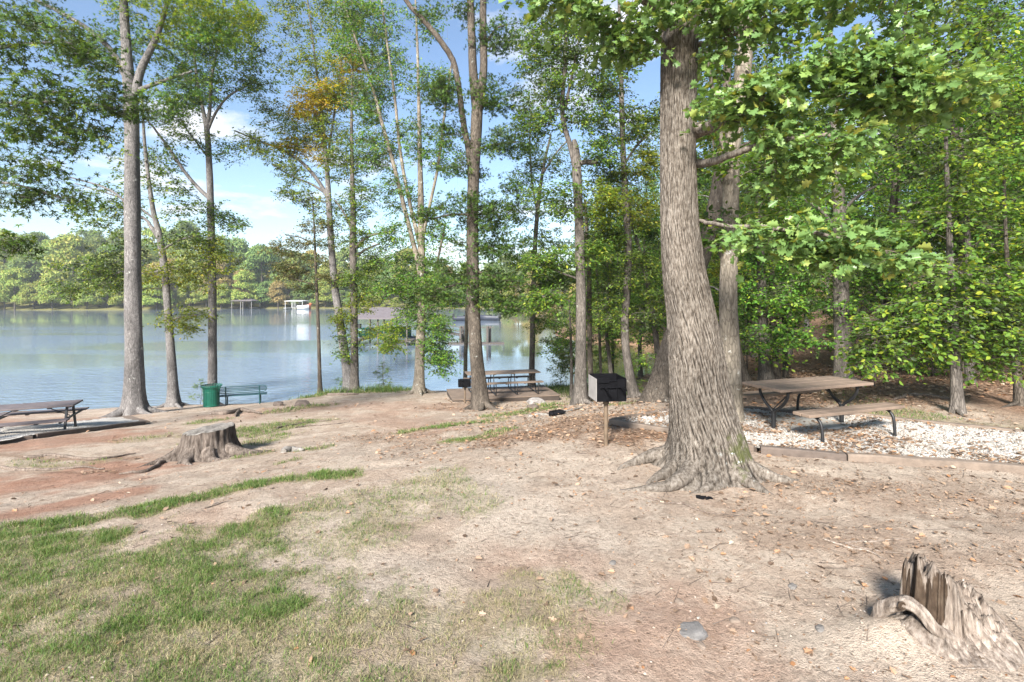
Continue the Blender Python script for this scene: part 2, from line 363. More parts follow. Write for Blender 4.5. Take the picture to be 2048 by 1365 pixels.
def tree(name, label, Y, trunk, limbs, blobs, mats, crown_mat, leaf=.09, templ='simple', group=None, cat='tree', tw=6, twl=.45, lpt=10, flare=.5, roots=4, seed=1, top=14, droop=.15, jit=.75, sides=14, rootlen=.7, clump_scale=2., rough=.05, wid=.8):
    rs = np.random.default_rng(seed)
    path, rad = px_path(trunk, Y); rad = rad*wid
    g0 = gz(path[0, 0], path[0, 1]); base = np.array([path[0, 0], path[0, 1], g0])
    t = thing(name, base, label, cat, group)
    # finer rings and an end below the ground
    path = np.vstack([[path[0, 0], path[0, 1], g0-.25], [path[0, 0], path[0, 1], g0+.0], path[1:]]); rad = np.concatenate([[rad[0]], rad])
    ss = np.concatenate([[0], np.cumsum(np.linalg.norm(np.diff(path, axis=0), axis=1))]); u = np.linspace(0, ss[-1], max(40, int(ss[-1]*7)))
    path = np.stack([np.interp(u, ss, path[:, k]) for k in range(3)], -1); rad = np.interp(u, ss, rad)
    tr = MB(); k_ = roots+1; ph = rs.uniform(0, 6)
    def radial(th, p, A, B):
        h = np.maximum(p[:, 2]-g0, 0)[:, None]
        f = 1+flare*np.exp(-h/(.22+rad[0]*.9))*(1+.55*np.cos(k_*th[None]+ph))
        w = 1+rough*(vnoise(th[None]*2.2+p[:, 2:3]*0, p[:, 2:3]*1.3+seed*7, seed)-.5)*2+rough*.6*(vnoise(th[None]*7, p[:, 2:3]*6, seed+3)-.5)
        return f*w
    tr.tube(path, rad, sides, True, radial)
    r0 = rad[3]
    for k in range(roots):
        a = ph+2*PI*k/max(roots, 1)+rs.uniform(-.4, .4); L = rootlen*rs.uniform(.6, 1.3)
        q = []
        for j in range(8):
            s = j/7; d = r0*.5+L*s; x = base[0]+math.cos(a+.35*s*math.sin(k*3.))*d; y = base[1]+math.sin(a+.35*s*math.sin(k*3.))*d
            q.append((x, y, gz(x, y)+r0*.75*(1-s)**2.6+.012-.06*s*s))
        tr.tube(np.array(q), np.linspace(r0*.5, .012, 8)*1., 8, True)
    skel = [path[len(path)//5:]]; skr = [rad[len(path)//5:]]
    for lb in limbs:
        p, r = px_path(lb, Y, 5); r = r*(.5+.5*wid); p = p+rs.normal(0, .008, p.shape)*np.linspace(0, 1, len(p))[:, None]
        tr.tube(p, r, 8, True); skel.append(p); skr.append(r)
    tr.obj('trunk', mats, t)
    SK = np.vstack(skel); SR = np.concatenate(skr)
    # crown clumps
    C = []; MI = []; 
    for b in blobs:
        bx, by, rx, ry, n = b[:5]; mi = b[5] if len(b) > 5 else 0; dy = b[6] if len(b) > 6 else 0; dr = b[7] if len(b) > 7 else None
        c = W(bx, by, Y+dy); sx = rx/1024*Y; sz = ry/1024*Y; sy = dr if dr is not None else min(sx, 1.4)
        n = max(1, int(round(n*clump_scale)))
        q = rs.normal(0, 1, (n, 3)); q = unit(q)*rs.uniform(0, 1, (n, 1))**.45
        C.append(c+q*np.array([sx, sy, sz])); MI += [mi]*n
    if top:
        e = path[-1]; n = top
        q = unit(rs.normal(0, 1, (n, 3)))*rs.uniform(.2, 1, (n, 1))**.5*np.array([2.2, 2.2, 1.8])
        C.append(np.array([e[0], e[1], max(e[2], CAMZ+(590+60)/1024*Y+1.2)])+q); MI += [0]*n
    cr = MB(); crown_mat = list(crown_mat)+[L_deep]; nb = len(crown_mat); crown_mat = crown_mat+[mats]
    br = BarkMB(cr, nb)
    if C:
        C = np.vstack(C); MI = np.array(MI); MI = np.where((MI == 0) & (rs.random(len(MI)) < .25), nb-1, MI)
        d0 = np.array([np.min(np.linalg.norm(SK-c, axis=1)+np.where(SK[:, 2] > c[2]-.25*np.linalg.norm(SK[:, :2]-c[:2], axis=1), 1.2*(SK[:, 2]-c[2]+.25*np.linalg.norm(SK[:, :2]-c[:2], axis=1)), 0)) for c in C])
        o_ = np.argsort(d0); C = C[o_]; MI = MI[o_]; ND = SK.copy(); NR = SR*.5
        for c in C:      # each clump hangs on the nearest bough, limb or clump already joined to the tree
            d = np.linalg.norm(ND-c, axis=1); hd = np.linalg.norm(ND[:, :2]-c[:2], axis=1)
            pen = np.where(ND[:, 2] > c[2]-.25*hd, 1.2*(ND[:, 2]-(c[2]-.25*hd)), 0)
            k = int(np.argmin(d+pen)); a = ND[k]; r = min(NR[k], .005+.009*d[k])
            m = (a+c)/2+np.array([0, 0, .10*d[k]])+rs.normal(0, .05*d[k], 3)
            q = catmull([a, m, c], 4); br.tube(q, np.linspace(r, .0035, len(q)), 4, False)
            ND = np.vstack([ND, q[3:4], q[6:7], c[None]]); NR = np.concatenate([NR, [r*.8, r*.6, r*.5]])
        ax = path[np.clip(np.searchsorted(path[:, 2], C[:, 2]), 0, len(path)-1)]
        out = C-ax; out[:, 2] = 0; out = unit(out)
        sprays(cr, br, C, out, tw, twl, lpt, leaf, templ, MI, droop, .3, jit, rs=rs)
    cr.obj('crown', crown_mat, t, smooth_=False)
    return t

# ------------------------------------------------------------------ whole trees grown at the origin and copied
def grow(seed, H, crown0=.3, wide=3., leaf=.09, n=150, tw=6, twl=.5, lpt=11, rb=.13, lean=.3, templ='simple', lumps=9, mi2=0., nmat=2):
    rs = np.random.default_rng(seed); z = np.linspace(-.3, H*.93, 26)
    wx = lean*np.sin(z/H*2.5+rs.uniform(0, 6))+.08*np.sin(z*1.1+rs.uniform(0, 6)); wy = lean*np.sin(z/H*2.2+rs.uniform(0, 6)); k0 = np.argmin(abs(z))
    path = np.stack([wx-wx[k0], wy-wy[k0], z], -1); rad = rb*(1-.88*np.clip(z/H, 0, 1))
    tr = MB(); k_ = 4; ph = rs.uniform(0, 6)
    tr.tube(path, rad, 9, True, lambda th, p, A, B: 1+.5*np.exp(-np.maximum(p[:, 2], 0)[:, None]/.25)*(1+.5*np.cos(k_*th[None]+ph)))
    cr = MB(); C = []; O = []
    for k in range(lumps):
        s = crown0+(1-crown0)*((k+.5)/lumps)*.98; zz = s*H; az = k*2.4+rs.uniform(-.5, .5)
        ta = (s-crown0)/(1-crown0); R = wide*(math.sin(PI*min(1, .18+.8*ta))**.7)*rs.uniform(.65, 1.1)
        i = np.argmin(abs(z-(zz-.35*R))); a = path[i]; e = np.array([path[np.argmin(abs(z-zz)), 0]+math.cos(az)*R*.7, path[np.argmin(abs(z-zz)), 1]+math.sin(az)*R*.7, zz])
        q = catmull([a, (a+e)/2+np.array([0, 0, .1*R]), e], 5); tr.tube(q, np.linspace(max(rad[i]*.45, .012), .01, len(q)), 6, False)
        m = n//lumps; dd = unit(rs.normal(0, 1, (m, 3)))*rs.uniform(0, 1, (m, 1))**.4*np.array([R*.62, R*.62, H*(1-crown0)/lumps*.95+.2])
        cc = e+dd; C.append(cc); O.append(np.repeat(unit(np.array([[math.cos(az), math.sin(az), 0]])), m, 0))
    C = np.vstack(C); O = np.vstack(O)
    sprays(cr, tr if leaf < .16 else None, C, O, tw, twl, lpt, leaf, templ, np.digitize(rs.random(len(C)), [.70-mi2, .70]) if nmat > 1 else 0, rs=rs)
    return tr, cr

def grown(name, seed, bk, lm, **kw):
    tr, cr = grow(seed, **kw); lm = list(lm)+[L_deep]
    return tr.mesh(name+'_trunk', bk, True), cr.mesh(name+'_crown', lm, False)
def plant(pair, name, x, y, label, cat, group, s=1., rz=None, sz=None, z=None, rs=rng):
    t = thing(name, (x, y, (gz(x, y) if z is None else z)-.03), label, cat, group)
    t.rotation_euler = (0, 0, rs.uniform(0, 6.28) if rz is None else rz); t.scale = (s, s, s if sz is None else sz)
    for nm, me in (('trunk', pair[0]), ('crown', pair[1])):
        o = bpy.data.objects.new(nm, me); COL.objects.link(o); o.parent = t
    return t
# ------------------------------------------------------------------ what covers the ground, in metres (soft patches along lines)
def pts(*a): return np.array([G(*p)[:2] for p in a])
def seg_d(x, y, P):
    d = np.full(x.shape, 1e9)
    if len(P) == 1: return np.hypot(x-P[0, 0], y-P[0, 1])
    for a, b in zip(P[:-1], P[1:]):
        v = b-a; t = np.clip(((x-a[0])*v[0]+(y-a[1])*v[1])/max(v@v, 1e-9), 0, 1)
        d = np.minimum(d, np.hypot(x-a[0]-t*v[0], y-a[1]-t*v[1]))
    return d
GRASS = [  # line, half width, strength
 (pts((-120, 1085), (60, 1065), (180, 1045), (300, 1022), (420, 992), (520, 968), (620, 952), (690, 946)), .25, 1.0),
 (pts((-200, 1150), (-40, 1110), (80, 1090), (190, 1085)), .34, .95),
 (pts((150, 1190), (250, 1150), (330, 1120), (420, 1090), (540, 1030)), .22, .8),
 (pts((-200, 1230), (60, 1200), (220, 1170)), .22, .62),
 (pts((-200, 1300), (40, 1225), (170, 1215)), .2, .95),
 (pts((-100, 1400), (100, 1330), (260, 1265), (420, 1235), (560, 1215)), .24, .9),
 (pts((200, 1420), (350, 1330), (480, 1290)), .26, .85),
 (pts((330, 1215), (420, 1185), (520, 1170)), .16, .55),
 (pts((560, 1235), (615, 1210)), .13, .95),
 (pts((-100, 1340), (200, 1380), (500, 1420)), .3, .62),
 (pts((640, 1290), (800, 1255), (950, 1235), (1120, 1190)), .28, .42),
 (pts((760, 1360), (900, 1345)), .2, .42), (pts((1000, 1345), (1110, 1330)), .12, .75),
 (pts((700, 1080), (780, 1010), (880, 960)), .4, .36), (pts((870, 985), (950, 1010)), .3, .3),
 (pts((1040, 1150), (1200, 1200)), .2, .36), (pts((500, 1060), (640, 1020)), .25, .42),
 (pts((440, 878), (520, 862), (600, 846)), .62, .8), (pts((480, 892), (560, 872)), .4, .55),
 (pts((400, 846), (450, 838)), .4, .6), (pts((560, 822), (640, 812)), .5, .6),
 (pts((815, 864), (850, 860), (900, 852)), .3, .95), (pts((920, 878), (980, 870), (1000, 862)), .26, .9),
 (pts((905, 850), (970, 845), (1010, 838)), .28, .9), (pts((1000, 830), (1060, 822), (1100, 812)), .5, .8),
 (pts((480, 918), (530, 908)), .16, .6), (pts((600, 905), (650, 898)), .16, .75), (pts((560, 930), (590, 922)), .1, .5),
 (pts((650, 790), (760, 783), (900, 780)), .9, .9), (pts((1100, 778), (1180, 782), (1260, 790)), 1.3, .75),
 (pts((1260, 806), (1310, 800)), .5, .6), (pts((1500, 775), (1600, 770), (1680, 790), (1800, 830), (1900, 850), (2050, 860)), .5, .5),
 (pts((-150, 1330), (120, 1290), (380, 1300), (620, 1330)), 1.0, .62), (pts((-150, 1180), (120, 1165), (330, 1150)), .8, .75), (pts((420, 1100), (560, 1060), (700, 1000)), .4, .3), (pts((660, 1340), (900, 1290), (1080, 1260)), .5, .34), (pts((40, 925), (120, 932), (200, 922)), .25, .35), (pts((250, 880), (330, 872), (420, 866)), .35, .35),
]
RED = [(pts((-400, 1000), (0, 975), (150, 960), (260, 930)), 1.0, .9), (pts((-200, 900), (60, 890), (230, 872)), 1.2, .85), (pts((0, 1040), (120, 1010), (280, 980)), .4, .9),
       (pts((-300, 860), (60, 850)), 2.5, .8), (pts((470, 830), (640, 815), (860, 815)), 1.4, .45), (pts((860, 860), (760, 830)), 1.0, .4),
       (pts((1180, 1290), (1300, 1250), (1420, 1230)), .34, .42), (pts((1260, 1365), (1450, 1330), (1650, 1340)), .3, .36), (pts((1000, 1110), (1150, 1120)), .3, .3), (pts((560, 1050), (420, 1030)), .3, .25),
       (np.array([(6.5, 57.), (6, 63), (9, 52), (13, 50)]), 2.6, 1.), (np.array([(-230., 180), (-190., 184), (-150, 184), (-110, 186), (-80, 190)]), 3., .6)]
PALE = [(pts((930, 950), (980, 1000), (1080, 1060), (1200, 1070)), .55, .9), (pts((600, 1060), (760, 1010)), .5, .75), (pts((520, 1110), (700, 1150), (800, 1140)), .45, .8), (pts((650, 905), (900, 900)), .7, .5),
        (pts((980, 900), (1150, 930)), .5, .55), (pts((1000, 1300), (1180, 1370)), .25, .4), (pts((600, 1190), (860, 1180)), .3, .6)]
LIT = [(pts((1000, 880), (1100, 860), (1200, 840), (1260, 860)), .9, .75), (pts((1250, 880), (1330, 870)), .5, .95), (pts((1560, 950), (1760, 985), (2000, 1010)), .6, .35), (pts((1500, 1040), (1760, 1090), (2040, 1130)), .5, .3),
       (pts((880, 900), (760, 870)), .8, .25), (pts((980, 800), (900, 815)), .8, .45), (pts((0, 910), (100, 920), (260, 915)), .18, .7), (pts((80, 945), (230, 945)), .12, .6)]
def fld(x, y, S, seed, sharp=.45):
    n = fbm(x*1.7, y*1.7, seed, 4)-.5; n2 = fbm(x*5, y*5, seed+20, 4)-.5; o = np.zeros_like(x)
    for P, w, s in S:
        d = seg_d(x, y, P)/w+n*1.5+n2*1.5
        o = np.maximum(o, s*smooth(1.35, sharp, d))
    return o
PADR = np.array([(1.69, 8.73), (3.36, 7.08), (6.31, 6.31), (8.9, 5.75), (9.6, 7.4), (7.88, 7.88), (6.06, 9.16), (4.29, 9.6), (2.82, 9.5)])
PADL = np.array([G(288, 850)[:2], G(250, 838)[:2], G(0, 863)[:2], G(-260, 882)[:2], G(-220, 915)[:2], G(0, 888)[:2]])
def inpoly(x, y, P):
    c = np.zeros(x.shape, bool)
    for a, b in zip(P, np.roll(P, -1, 0)):
        k = ((a[1] > y) != (b[1] > y)) & (x < (b[0]-a[0])*(y-a[1])/(b[1]-a[1]+1e-12)+a[0]); c ^= k
    return c
def cover(x, y):
    g = fld(x, y, GRASS, 31); r = fld(x, y, RED, 47, .2); p = fld(x, y, PALE, 59, .1); l = fld(x, y, LIT, 71, .1)
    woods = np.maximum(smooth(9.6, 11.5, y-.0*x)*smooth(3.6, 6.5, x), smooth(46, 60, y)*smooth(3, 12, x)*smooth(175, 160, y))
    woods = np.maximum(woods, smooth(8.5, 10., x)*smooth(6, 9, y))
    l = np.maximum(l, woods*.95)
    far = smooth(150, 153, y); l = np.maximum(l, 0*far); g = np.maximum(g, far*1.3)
    return dict(grass=g*(1-.6*woods), red=r*(1-woods*.8)+0*far, pale=p, litter=l)

def axis_pts(a, b, step, lo, hi, gr):
    c = list(np.arange(a, b+1e-6, step)); s = step
    while c[-1] < hi: s *= gr; c.append(c[-1]+s)
    s = step; d = []; q = a
    while q > lo: s *= gr; q -= s; d.append(q)
    return np.array(d[::-1]+c)
gx = axis_pts(-8, 9.5, .075, -430, 430, 1.055)
ya = np.concatenate([np.arange(1.6, 11.5, .06), np.arange(11.5, 28, .16)]); s_ = .16
yb = [28.]
while yb[-1] < 470: s_ *= 1.04; yb.append(yb[-1]+min(s_, 6))
yc = []; q_ = 1.6; s_ = .08
while q_ > -45: q_ -= s_; s_ *= 1.15; yc.append(q_)
gy = np.concatenate([np.array(yc[::-1]), ya, np.array(yb)])
X, Y_ = np.meshgrid(gx, gy); Z = ground_h(X, Y_); nx, ny = len(gx), len(gy)
Z = Z-.06*inpoly(X, Y_, PADR)
print('terrain', nx, ny)
mb = MB(); i = (np.arange(ny-1)[:, None]*nx+np.arange(nx-1)[None]); 
mb.add(np.stack([X, Y_, Z], -1), np.stack([i, i+1, i+nx+1, i+nx], -1).reshape(-1, 4))
CV = cover(X.ravel(), Y_.ravel())

def ground_mat():
    m, nt, _, lk = newmat('ground_soil'); co = objco(nt)
    def att(n): a = N(nt, 'ShaderNodeAttribute', attribute_name=n); return a.outputs['Fac']
    nb = noise(nt, co, .55, 4); nm = noise(nt, co, 3.2, 6, .65); nf = noise(nt, co, 22, 6, .7); ng = noise(nt, co, 75, 4, .7)
    r1 = ramp(nt, [(.3, (.365, .287, .222)), (.7, (.50, .413, .328))]); lk.new(nm, r1.inputs[0])
    r1b = ramp(nt, [(.35, (.42, .346, .283)), (.65, (.47, .36, .275))]); lk.new(nb, r1b.inputs[0])
    base = mixc(nt, .5, r1.outputs[0], r1b.outputs[0])
    pr = ramp(nt, [(.3, (.43, .363, .295)), (.7, (.55, .475, .395))]); lk.new(nf, pr.inputs[0])
    nc = noise(nt, co, 1.5, 11, .74); rc = ramp(nt, [(.485, 0), (.545, .75)]); lk.new(nc, rc.inputs[0]); base = mixc(nt, rc.outputs[0], base, (.565, .48, .39))
    nd = noise(nt, co, 2.3, 11, .76); rd = ramp(nt, [(.56, 0), (.63, .4)]); lk.new(nd, rd.inputs[0]); base = mixc(nt, rd.outputs[0], base, (.20, .145, .105))
    base = mixc(nt, att('pale'), base, pr.outputs[0])
    rr = ramp(nt, [(.3, (.30, .16, .105)), (.7, (.44, .27, .195))]); lk.new(nm, rr.inputs[0])
    base = mixc(nt, att('red'), base, rr.outputs[0])
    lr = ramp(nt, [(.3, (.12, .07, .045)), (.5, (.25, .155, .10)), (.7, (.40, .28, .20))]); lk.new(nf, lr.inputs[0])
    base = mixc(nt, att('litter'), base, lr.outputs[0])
    gr = ramp(nt, [(.35, (.10, .12, .035)), (.6, (.22, .20, .08))]); lk.new(nf, gr.inputs[0])
    gm = N(nt, 'ShaderNodeMath', operation='MULTIPLY'); lk.new(att('grass'), gm.inputs[0]); gm.inputs[1].default_value = .75
    base = mixc(nt, gm.outputs[0], base, gr.outputs[0])
    # specks, small stones and dark crumbs
    sp = ramp(nt, [(.32, .55), (.5, 1.), (.72, 1.12)]); lk.new(nf, sp.inputs[0]); base = mixc(nt, .9, base, sp.outputs[0], 'MULTIPLY')
    sg = ramp(nt, [(.30, .62), (.46, 1.), (.75, 1.12)]); lk.new(ng, sg.inputs[0]); base = mixc(nt, .9, base, sg.outputs[0], 'MULTIPLY')
    h = N(nt, 'ShaderNodeMath', operation='ADD'); lk.new(nf, h.inputs[0]); lk.new(ng, h.inputs[1])
    base = mixc(nt, 1., base, (.965, .94, .925), 'MULTIPLY'); finish(nt, base, .95, h.outputs[0], .85, .045, .1); return m
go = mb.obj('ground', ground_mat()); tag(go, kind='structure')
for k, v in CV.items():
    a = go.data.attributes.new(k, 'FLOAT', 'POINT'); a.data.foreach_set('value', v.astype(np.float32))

# ------------------------------------------------------------------ lake
def water_mat():
    m, nt, _, lk = newmat('lake_water'); c = objco(nt)
    # calm and ruffled patches of the surface (wind), then ripples
    pch = noise(nt, objco(nt, (.012, .05, 1)), 1., 3, .5); pr0 = ramp(nt, [(.40, .12), (.50, 1.)]); lk.new(pch, pr0.inputs[0])
    sx = N(nt, 'ShaderNodeSeparateXYZ'); lk.new(c, sx.inputs[0])
    m1 = N(nt, 'ShaderNodeMapRange', interpolation_type='SMOOTHSTEP', inp={1: 92., 2: 66., 3: .10, 4: 1.}); lk.new(sx.outputs[1], m1.inputs[0])     # open water nearer than the lee of the far shore is ruffled
    m2 = N(nt, 'ShaderNodeMapRange', interpolation_type='SMOOTHSTEP', inp={1: -2., 2: -22., 3: .12, 4: 1.}); lk.new(sx.outputs[0], m2.inputs[0])
    pm = N(nt, 'ShaderNodeMath', operation='MULTIPLY'); lk.new(m1.outputs[0], pm.inputs[0]); lk.new(m2.outputs[0], pm.inputs[1])
    pr = N(nt, 'ShaderNodeMath', operation='MULTIPLY'); lk.new(pm.outputs[0], pr.inputs[0]); lk.new(pr0.outputs[0], pr.inputs[1])
    n1 = noise(nt, objco(nt, (.9, 2.6, 1)), 1., 4, .6); n2 = noise(nt, objco(nt, (3, 9, 1)), 1., 2, .5)
    h = N(nt, 'ShaderNodeMath', operation='MULTIPLY_ADD', inp={1: .3}); lk.new(n2, h.inputs[0]); lk.new(n1, h.inputs[2])
    b = N(nt, 'ShaderNodeBump'); b.inputs['Distance'].default_value = .11; lk.new(h.outputs[0], b.inputs['Height'])
    ms = N(nt, 'ShaderNodeMath', operation='MULTIPLY', inp={1: .9}); lk.new(pr.outputs[0], ms.inputs[0]); lk.new(ms.outputs[0], b.inputs['Strength'])
    p = N(nt, 'ShaderNodeBsdfPrincipled', inp={'Roughness': .03, 'IOR': 2.1, 'Specular IOR Level': .5}); lk.new(b.outputs[0], p.inputs['Normal'])
    mb_ = N(nt, 'ShaderNodeMapRange', interpolation_type='SMOOTHSTEP', inp={1: -6., 2: 5., 3: 0., 4: 1.}); lk.new(sx.outputs[0], mb_.inputs[0])     # silty brown in the cove
    lk.new(mixc(nt, mb_.outputs[0], (.185, .24, .30), (.13, .105, .05)), p.inputs['Base Color'])
    o = N(nt, 'ShaderNodeOutputMaterial'); lk.new(p.outputs[0], o.inputs[0]); return m
w = MB(); w.add([(-430, 4, WATER_Z), (60, 4, WATER_Z), (60, 205, WATER_Z), (-430, 205, WATER_Z)], [[0, 1, 2, 3]])
tag(w.obj('lake', water_mat()), kind='structure')

# ------------------------------------------------------------------ gravel pads and their timber edging
def gravel_mat():
    m, nt, _, lk = newmat('gravel'); c = objco(nt)
    v = N(nt, 'ShaderNodeTexVoronoi', inp={'Scale': 38.}); lk.new(c, v.inputs['Vector'])
    r = ramp(nt, [(0., (.38, .36, .33)), (.5, (.48, .455, .42)), (1, (.58, .555, .515))]); sx = N(nt, 'ShaderNodeSeparateColor'); lk.new(v.outputs['Color'], sx.inputs[0]); lk.new(sx.outputs[0], r.inputs[0])
    n = noise(nt, c, 1.6, 5, .6); rn = ramp(nt, [(.46, 0), (.64, .75)]); lk.new(n, rn.inputs[0])
    cc = mixc(nt, rn.outputs[0], r.outputs[0], (.40, .35, .29))
    ed = ramp(nt, [(0, 1), (.75, .68)]); lk.new(v.outputs['Distance'], ed.inputs[0]); cc = mixc(nt, .55, cc, ed.outputs[0], 'MULTIPLY')
    inv = ramp(nt, [(0, 1), (.8, 0)]); lk.new(v.outputs['Distance'], inv.inputs[0])
    finish(nt, cc, .9, inv.outputs[0], .8, .02, .2); return m
GM = gravel_mat()
def pad(P, lift, step, name):
    x = np.arange(P[:, 0].min(), P[:, 0].max(), step); y = np.arange(P[:, 1].min(), P[:, 1].max(), step)
    XX, YY = np.meshgrid(x, y); ZZ = ground_h(XX, YY)+lift+(fbm(XX*7, YY*7, 9, 3)-.5)*.03
    cx = XX[:-1, :-1]+step/2; cy = YY[:-1, :-1]+step/2; k = inpoly(cx, cy, P); n = len(x)
    I = (np.arange(len(y)-1)[:, None]*n+np.arange(n-1)[None])[k]
    m = MB(); m.add(np.stack([XX, YY, ZZ], -1), np.stack([I, I+1, I+n+1, I+n], -1))
    return tag(m.obj(name, GM), kind='stuff')
pad(PADR, .06, .05, 'gravel'); pad(PADL, .09, .08, 'gravel')
# ------------------------------------------------------------------ shared surface materials
M = {}
M['plank_brown'] = paint('plank_brown', (.185, .135, .10), .75, .3, 5, .3, stretch=(1, 1, 1))
M['plank_grey'] = paint('plank_grey', (.15, .112, .085), .8, .3, 4, .3)
M['plank_dark'] = paint('plank_dark', (.115, .095, .095), .7, .3, 5, .3)
M['black_metal'] = paint('black_metal', (.010, .010, .011), .5, .3, 8, .1, 0., .5)
M['grill_black'] = paint('grill_black', (.005, .005, .006), .7, .5, 9, .2, 0., .06)
M['grill_side'] = paint('grill_side', (.27, .255, .24), .6, .25, 5, .1)
M['post_brown'] = paint('post_brown', (.12, .085, .055), .7, .4, 10, .1)
M['green_paint'] = paint('green_paint', (.010, .115, .075), .4, .25, 6, .05)
M['bench_green'] = paint('bench_green', (.014, .055, .058), .45, .25, 6, .05)
M['timber'] = paint('timber', (.165, .128, .10), .9, .35, 7, .5)
M['timber_dark'] = paint('timber_dark', (.105, .082, .068), .9, .35, 7, .5)
M['white_paint'] = paint('white_paint', (.55, .55, .54), .5, .06, 4, .03)
M['rock'] = paint('rock', (.22, .205, .195), .9, .4, 5, .8)
M['rock2'] = paint('rock_dark', (.13, .12, .11), .9, .4, 5, .8)
M['rim_wood_shaded'] = paint('rim_wood_shaded', (.05, .038, .03), .85, .3, 6, .3)  # deck rim darkened: its shadow is put into the wood colour
M['roof_grey'] = paint('roof_grey', (.13, .113, .118), .8, .15, 4, .1)
M['dock_wood'] = paint('dock_wood', (.10, .085, .075), .85, .3, 6, .3)
M['boat_green'] = paint('boat_green', (.012, .10, .07), .4, .2, 3, .05)
M['boat_dark'] = paint('boat_dark', (.03, .035, .05), .5, .3, 3, .05)
M['orange'] = paint('orange', (.62, .16, .07), .5, .15, 3, .05)
Zv = np.array([0, 0, 1.])
def frame(o, axis):
    a = unit(np.array([axis[0], axis[1], 0.])); return a, np.array([-a[1], a[0], 0.])

def edging(P, Q, label, mat='timber', w=.13, h=.14, lift=.022):
    P = np.array(P); Q = np.array(Q); a = np.array([*P, gz(*P)+lift]); b = np.array([*Q, gz(*Q)+lift]); 
    t = thing('landscape_timber', (*P, gz(*P)), label, 'timber', 'timber edging round the gravel pads')
    m = MB(); d = unit(b-a); n = max(2, int(np.linalg.norm(b-a)/.35))
    x = unit(np.cross(Zv, d)); zz = np.cross(d, x); k = w*.12
    prof = [(-w/2, -h/2), (w/2, -h/2), (w/2, h/2-k), (w/2-k, h/2), (-w/2+k, h/2), (-w/2, h/2-k)]
    ss = np.linspace(0, 1, n+1); R = []
    for j, s in enumerate(ss):
        c = a+(b-a)*s; c = c+np.array([0, 0, (gz(c[0], c[1])+lift-c[2])*.6])+x*(vnoise(np.array([s*9.]), np.array([P[0]*3]), 4)[0]-.5)*.03
        R.append([c+x*u+zz*(v+(vnoise(np.array([s*14.]), np.array([q*1.7]), 5)[0]-.5)*.018) for q, (u, v) in enumerate(prof)])
    R = np.array(R); k6 = len(prof); i = np.arange(n)[:, None]*k6; jj = np.arange(k6)[None]; j2 = (jj+1) % k6
    m.add(R, np.stack([i+jj, i+j2, i+k6+j2, i+k6+jj], -1).reshape(-1, 4)); m.add(R[0], [list(range(k6))[::-1]]); m.add(R[-1], [list(range(k6))])
    m.obj('beam', M[mat], t, smooth_=False); return t
def lerp(a, b, s): return np.array(a)+(np.array(b)-np.array(a))*s
e = PADR
edging(lerp(e[0], e[1], .0), lerp(e[0], e[1], .62), 'weathered tan timber at the gravel corner right of the charcoal grill post')
edging(lerp(e[0], e[1], .63), e[1]+np.array([.0, -.0]), 'tan edging timber running in behind the big oak trunk')
edging(lerp(e[1], e[2], .02), lerp(e[1], e[2], .36), 'dark edging timber beside the right root of the big oak', 'timber_dark')
edging(lerp(e[1], e[2], .365), lerp(e[1], e[2], 1.), 'long pale brown edging timber along the front of the white gravel pad')
edging(lerp(e[2], e[3], .005), e[3], 'edging timber leaving the photo at the right end of the gravel front')
edging(e[5], e[4], 'edging timber at the far right back of the gravel pad')
edging(lerp(e[6], e[5], .0), lerp(e[6], e[5], .99), 'brown edging timber behind the near bench of the brown picnic table')
edging(lerp(e[7], e[6], .0), lerp(e[7], e[6], .99), 'dark edging timber behind the brown picnic table at the leafy bank', 'timber_dark')
edging(lerp(e[0], e[8], .05), lerp(e[0], e[8], .98), 'short tan edging timber at the back left corner of the white gravel')
edging(lerp(e[8], e[7], .02), lerp(e[8], e[7], .98), 'tan edging timber seen just left of the big oak trunk')
p = PADL
edging(p[0], lerp(p[0], p[5], .80), 'dark edging timber along the front of the left gravel pad', 'timber_dark', .09, .15, .04)
edging(lerp(p[0], p[5], .82), p[4], 'lower edging timber at the left end of the left gravel pad', 'timber_dark', .09, .12, .03)
edging(p[1], lerp(p[1], p[2], .55), 'thin dark timber at the back of the left gravel pad', 'timber_dark', .08, .10, .04)
edging(lerp(p[1], p[2], .56), p[3], 'half buried back timber behind the dark metal picnic table', 'timber_dark', .08, .08, .02)
edging(lerp(p[1], p[0], .03), lerp(p[1], p[0], .97), 'wide pale board closing the right end of the left gravel pad', 'plank_grey', .32, .06, .07)

# ------------------------------------------------------------------ brown picnic table on the gravel, right
def planks(m, c, ax, ay, L, Wd, n, th, gap=.012, bev=.006):
    w = (Wd-gap*(n-1))/n
    for k in range(n):
        m.box(c+ay*(-Wd/2+w/2+k*(w+gap)), (L, w, th), np.array([ax, ay, Zv]), bev)
def curve_bar(m, ptsl, w, n=5, sides=8):
    q = catmull(np.array(ptsl), n); m.tube(q, w, sides, True)
ax, ay = frame(None, (.943, .332))          # ay points away from the camera
f1 = np.array([4.18, 8.18]); f2 = np.array([5.58, 8.67]); c0 = (f1+f2)/2; zg = gz(*c0)+.03
c0 = np.array([c0[0], c0[1], zg])
t = thing('picnic_table', c0, 'brown plank picnic table with black Y legs and separate benches on white gravel', 'picnic table')
m = MB(); planks(m, c0+Zv*.72-ax*.02, ax, ay, 1.98, .78, 4, .045); m.obj('tabletop', M['plank_brown'], t, False)
for sgn, lab in ((-1, 'seat'), (1, 'seat')):
    m = MB(); planks(m, c0+ay*sgn*.72+Zv*.44, ax, ay, 1.98 if sgn < 0 else 1.98, .29, 2, .045); m.obj('seat', M['plank_brown'], t, False)
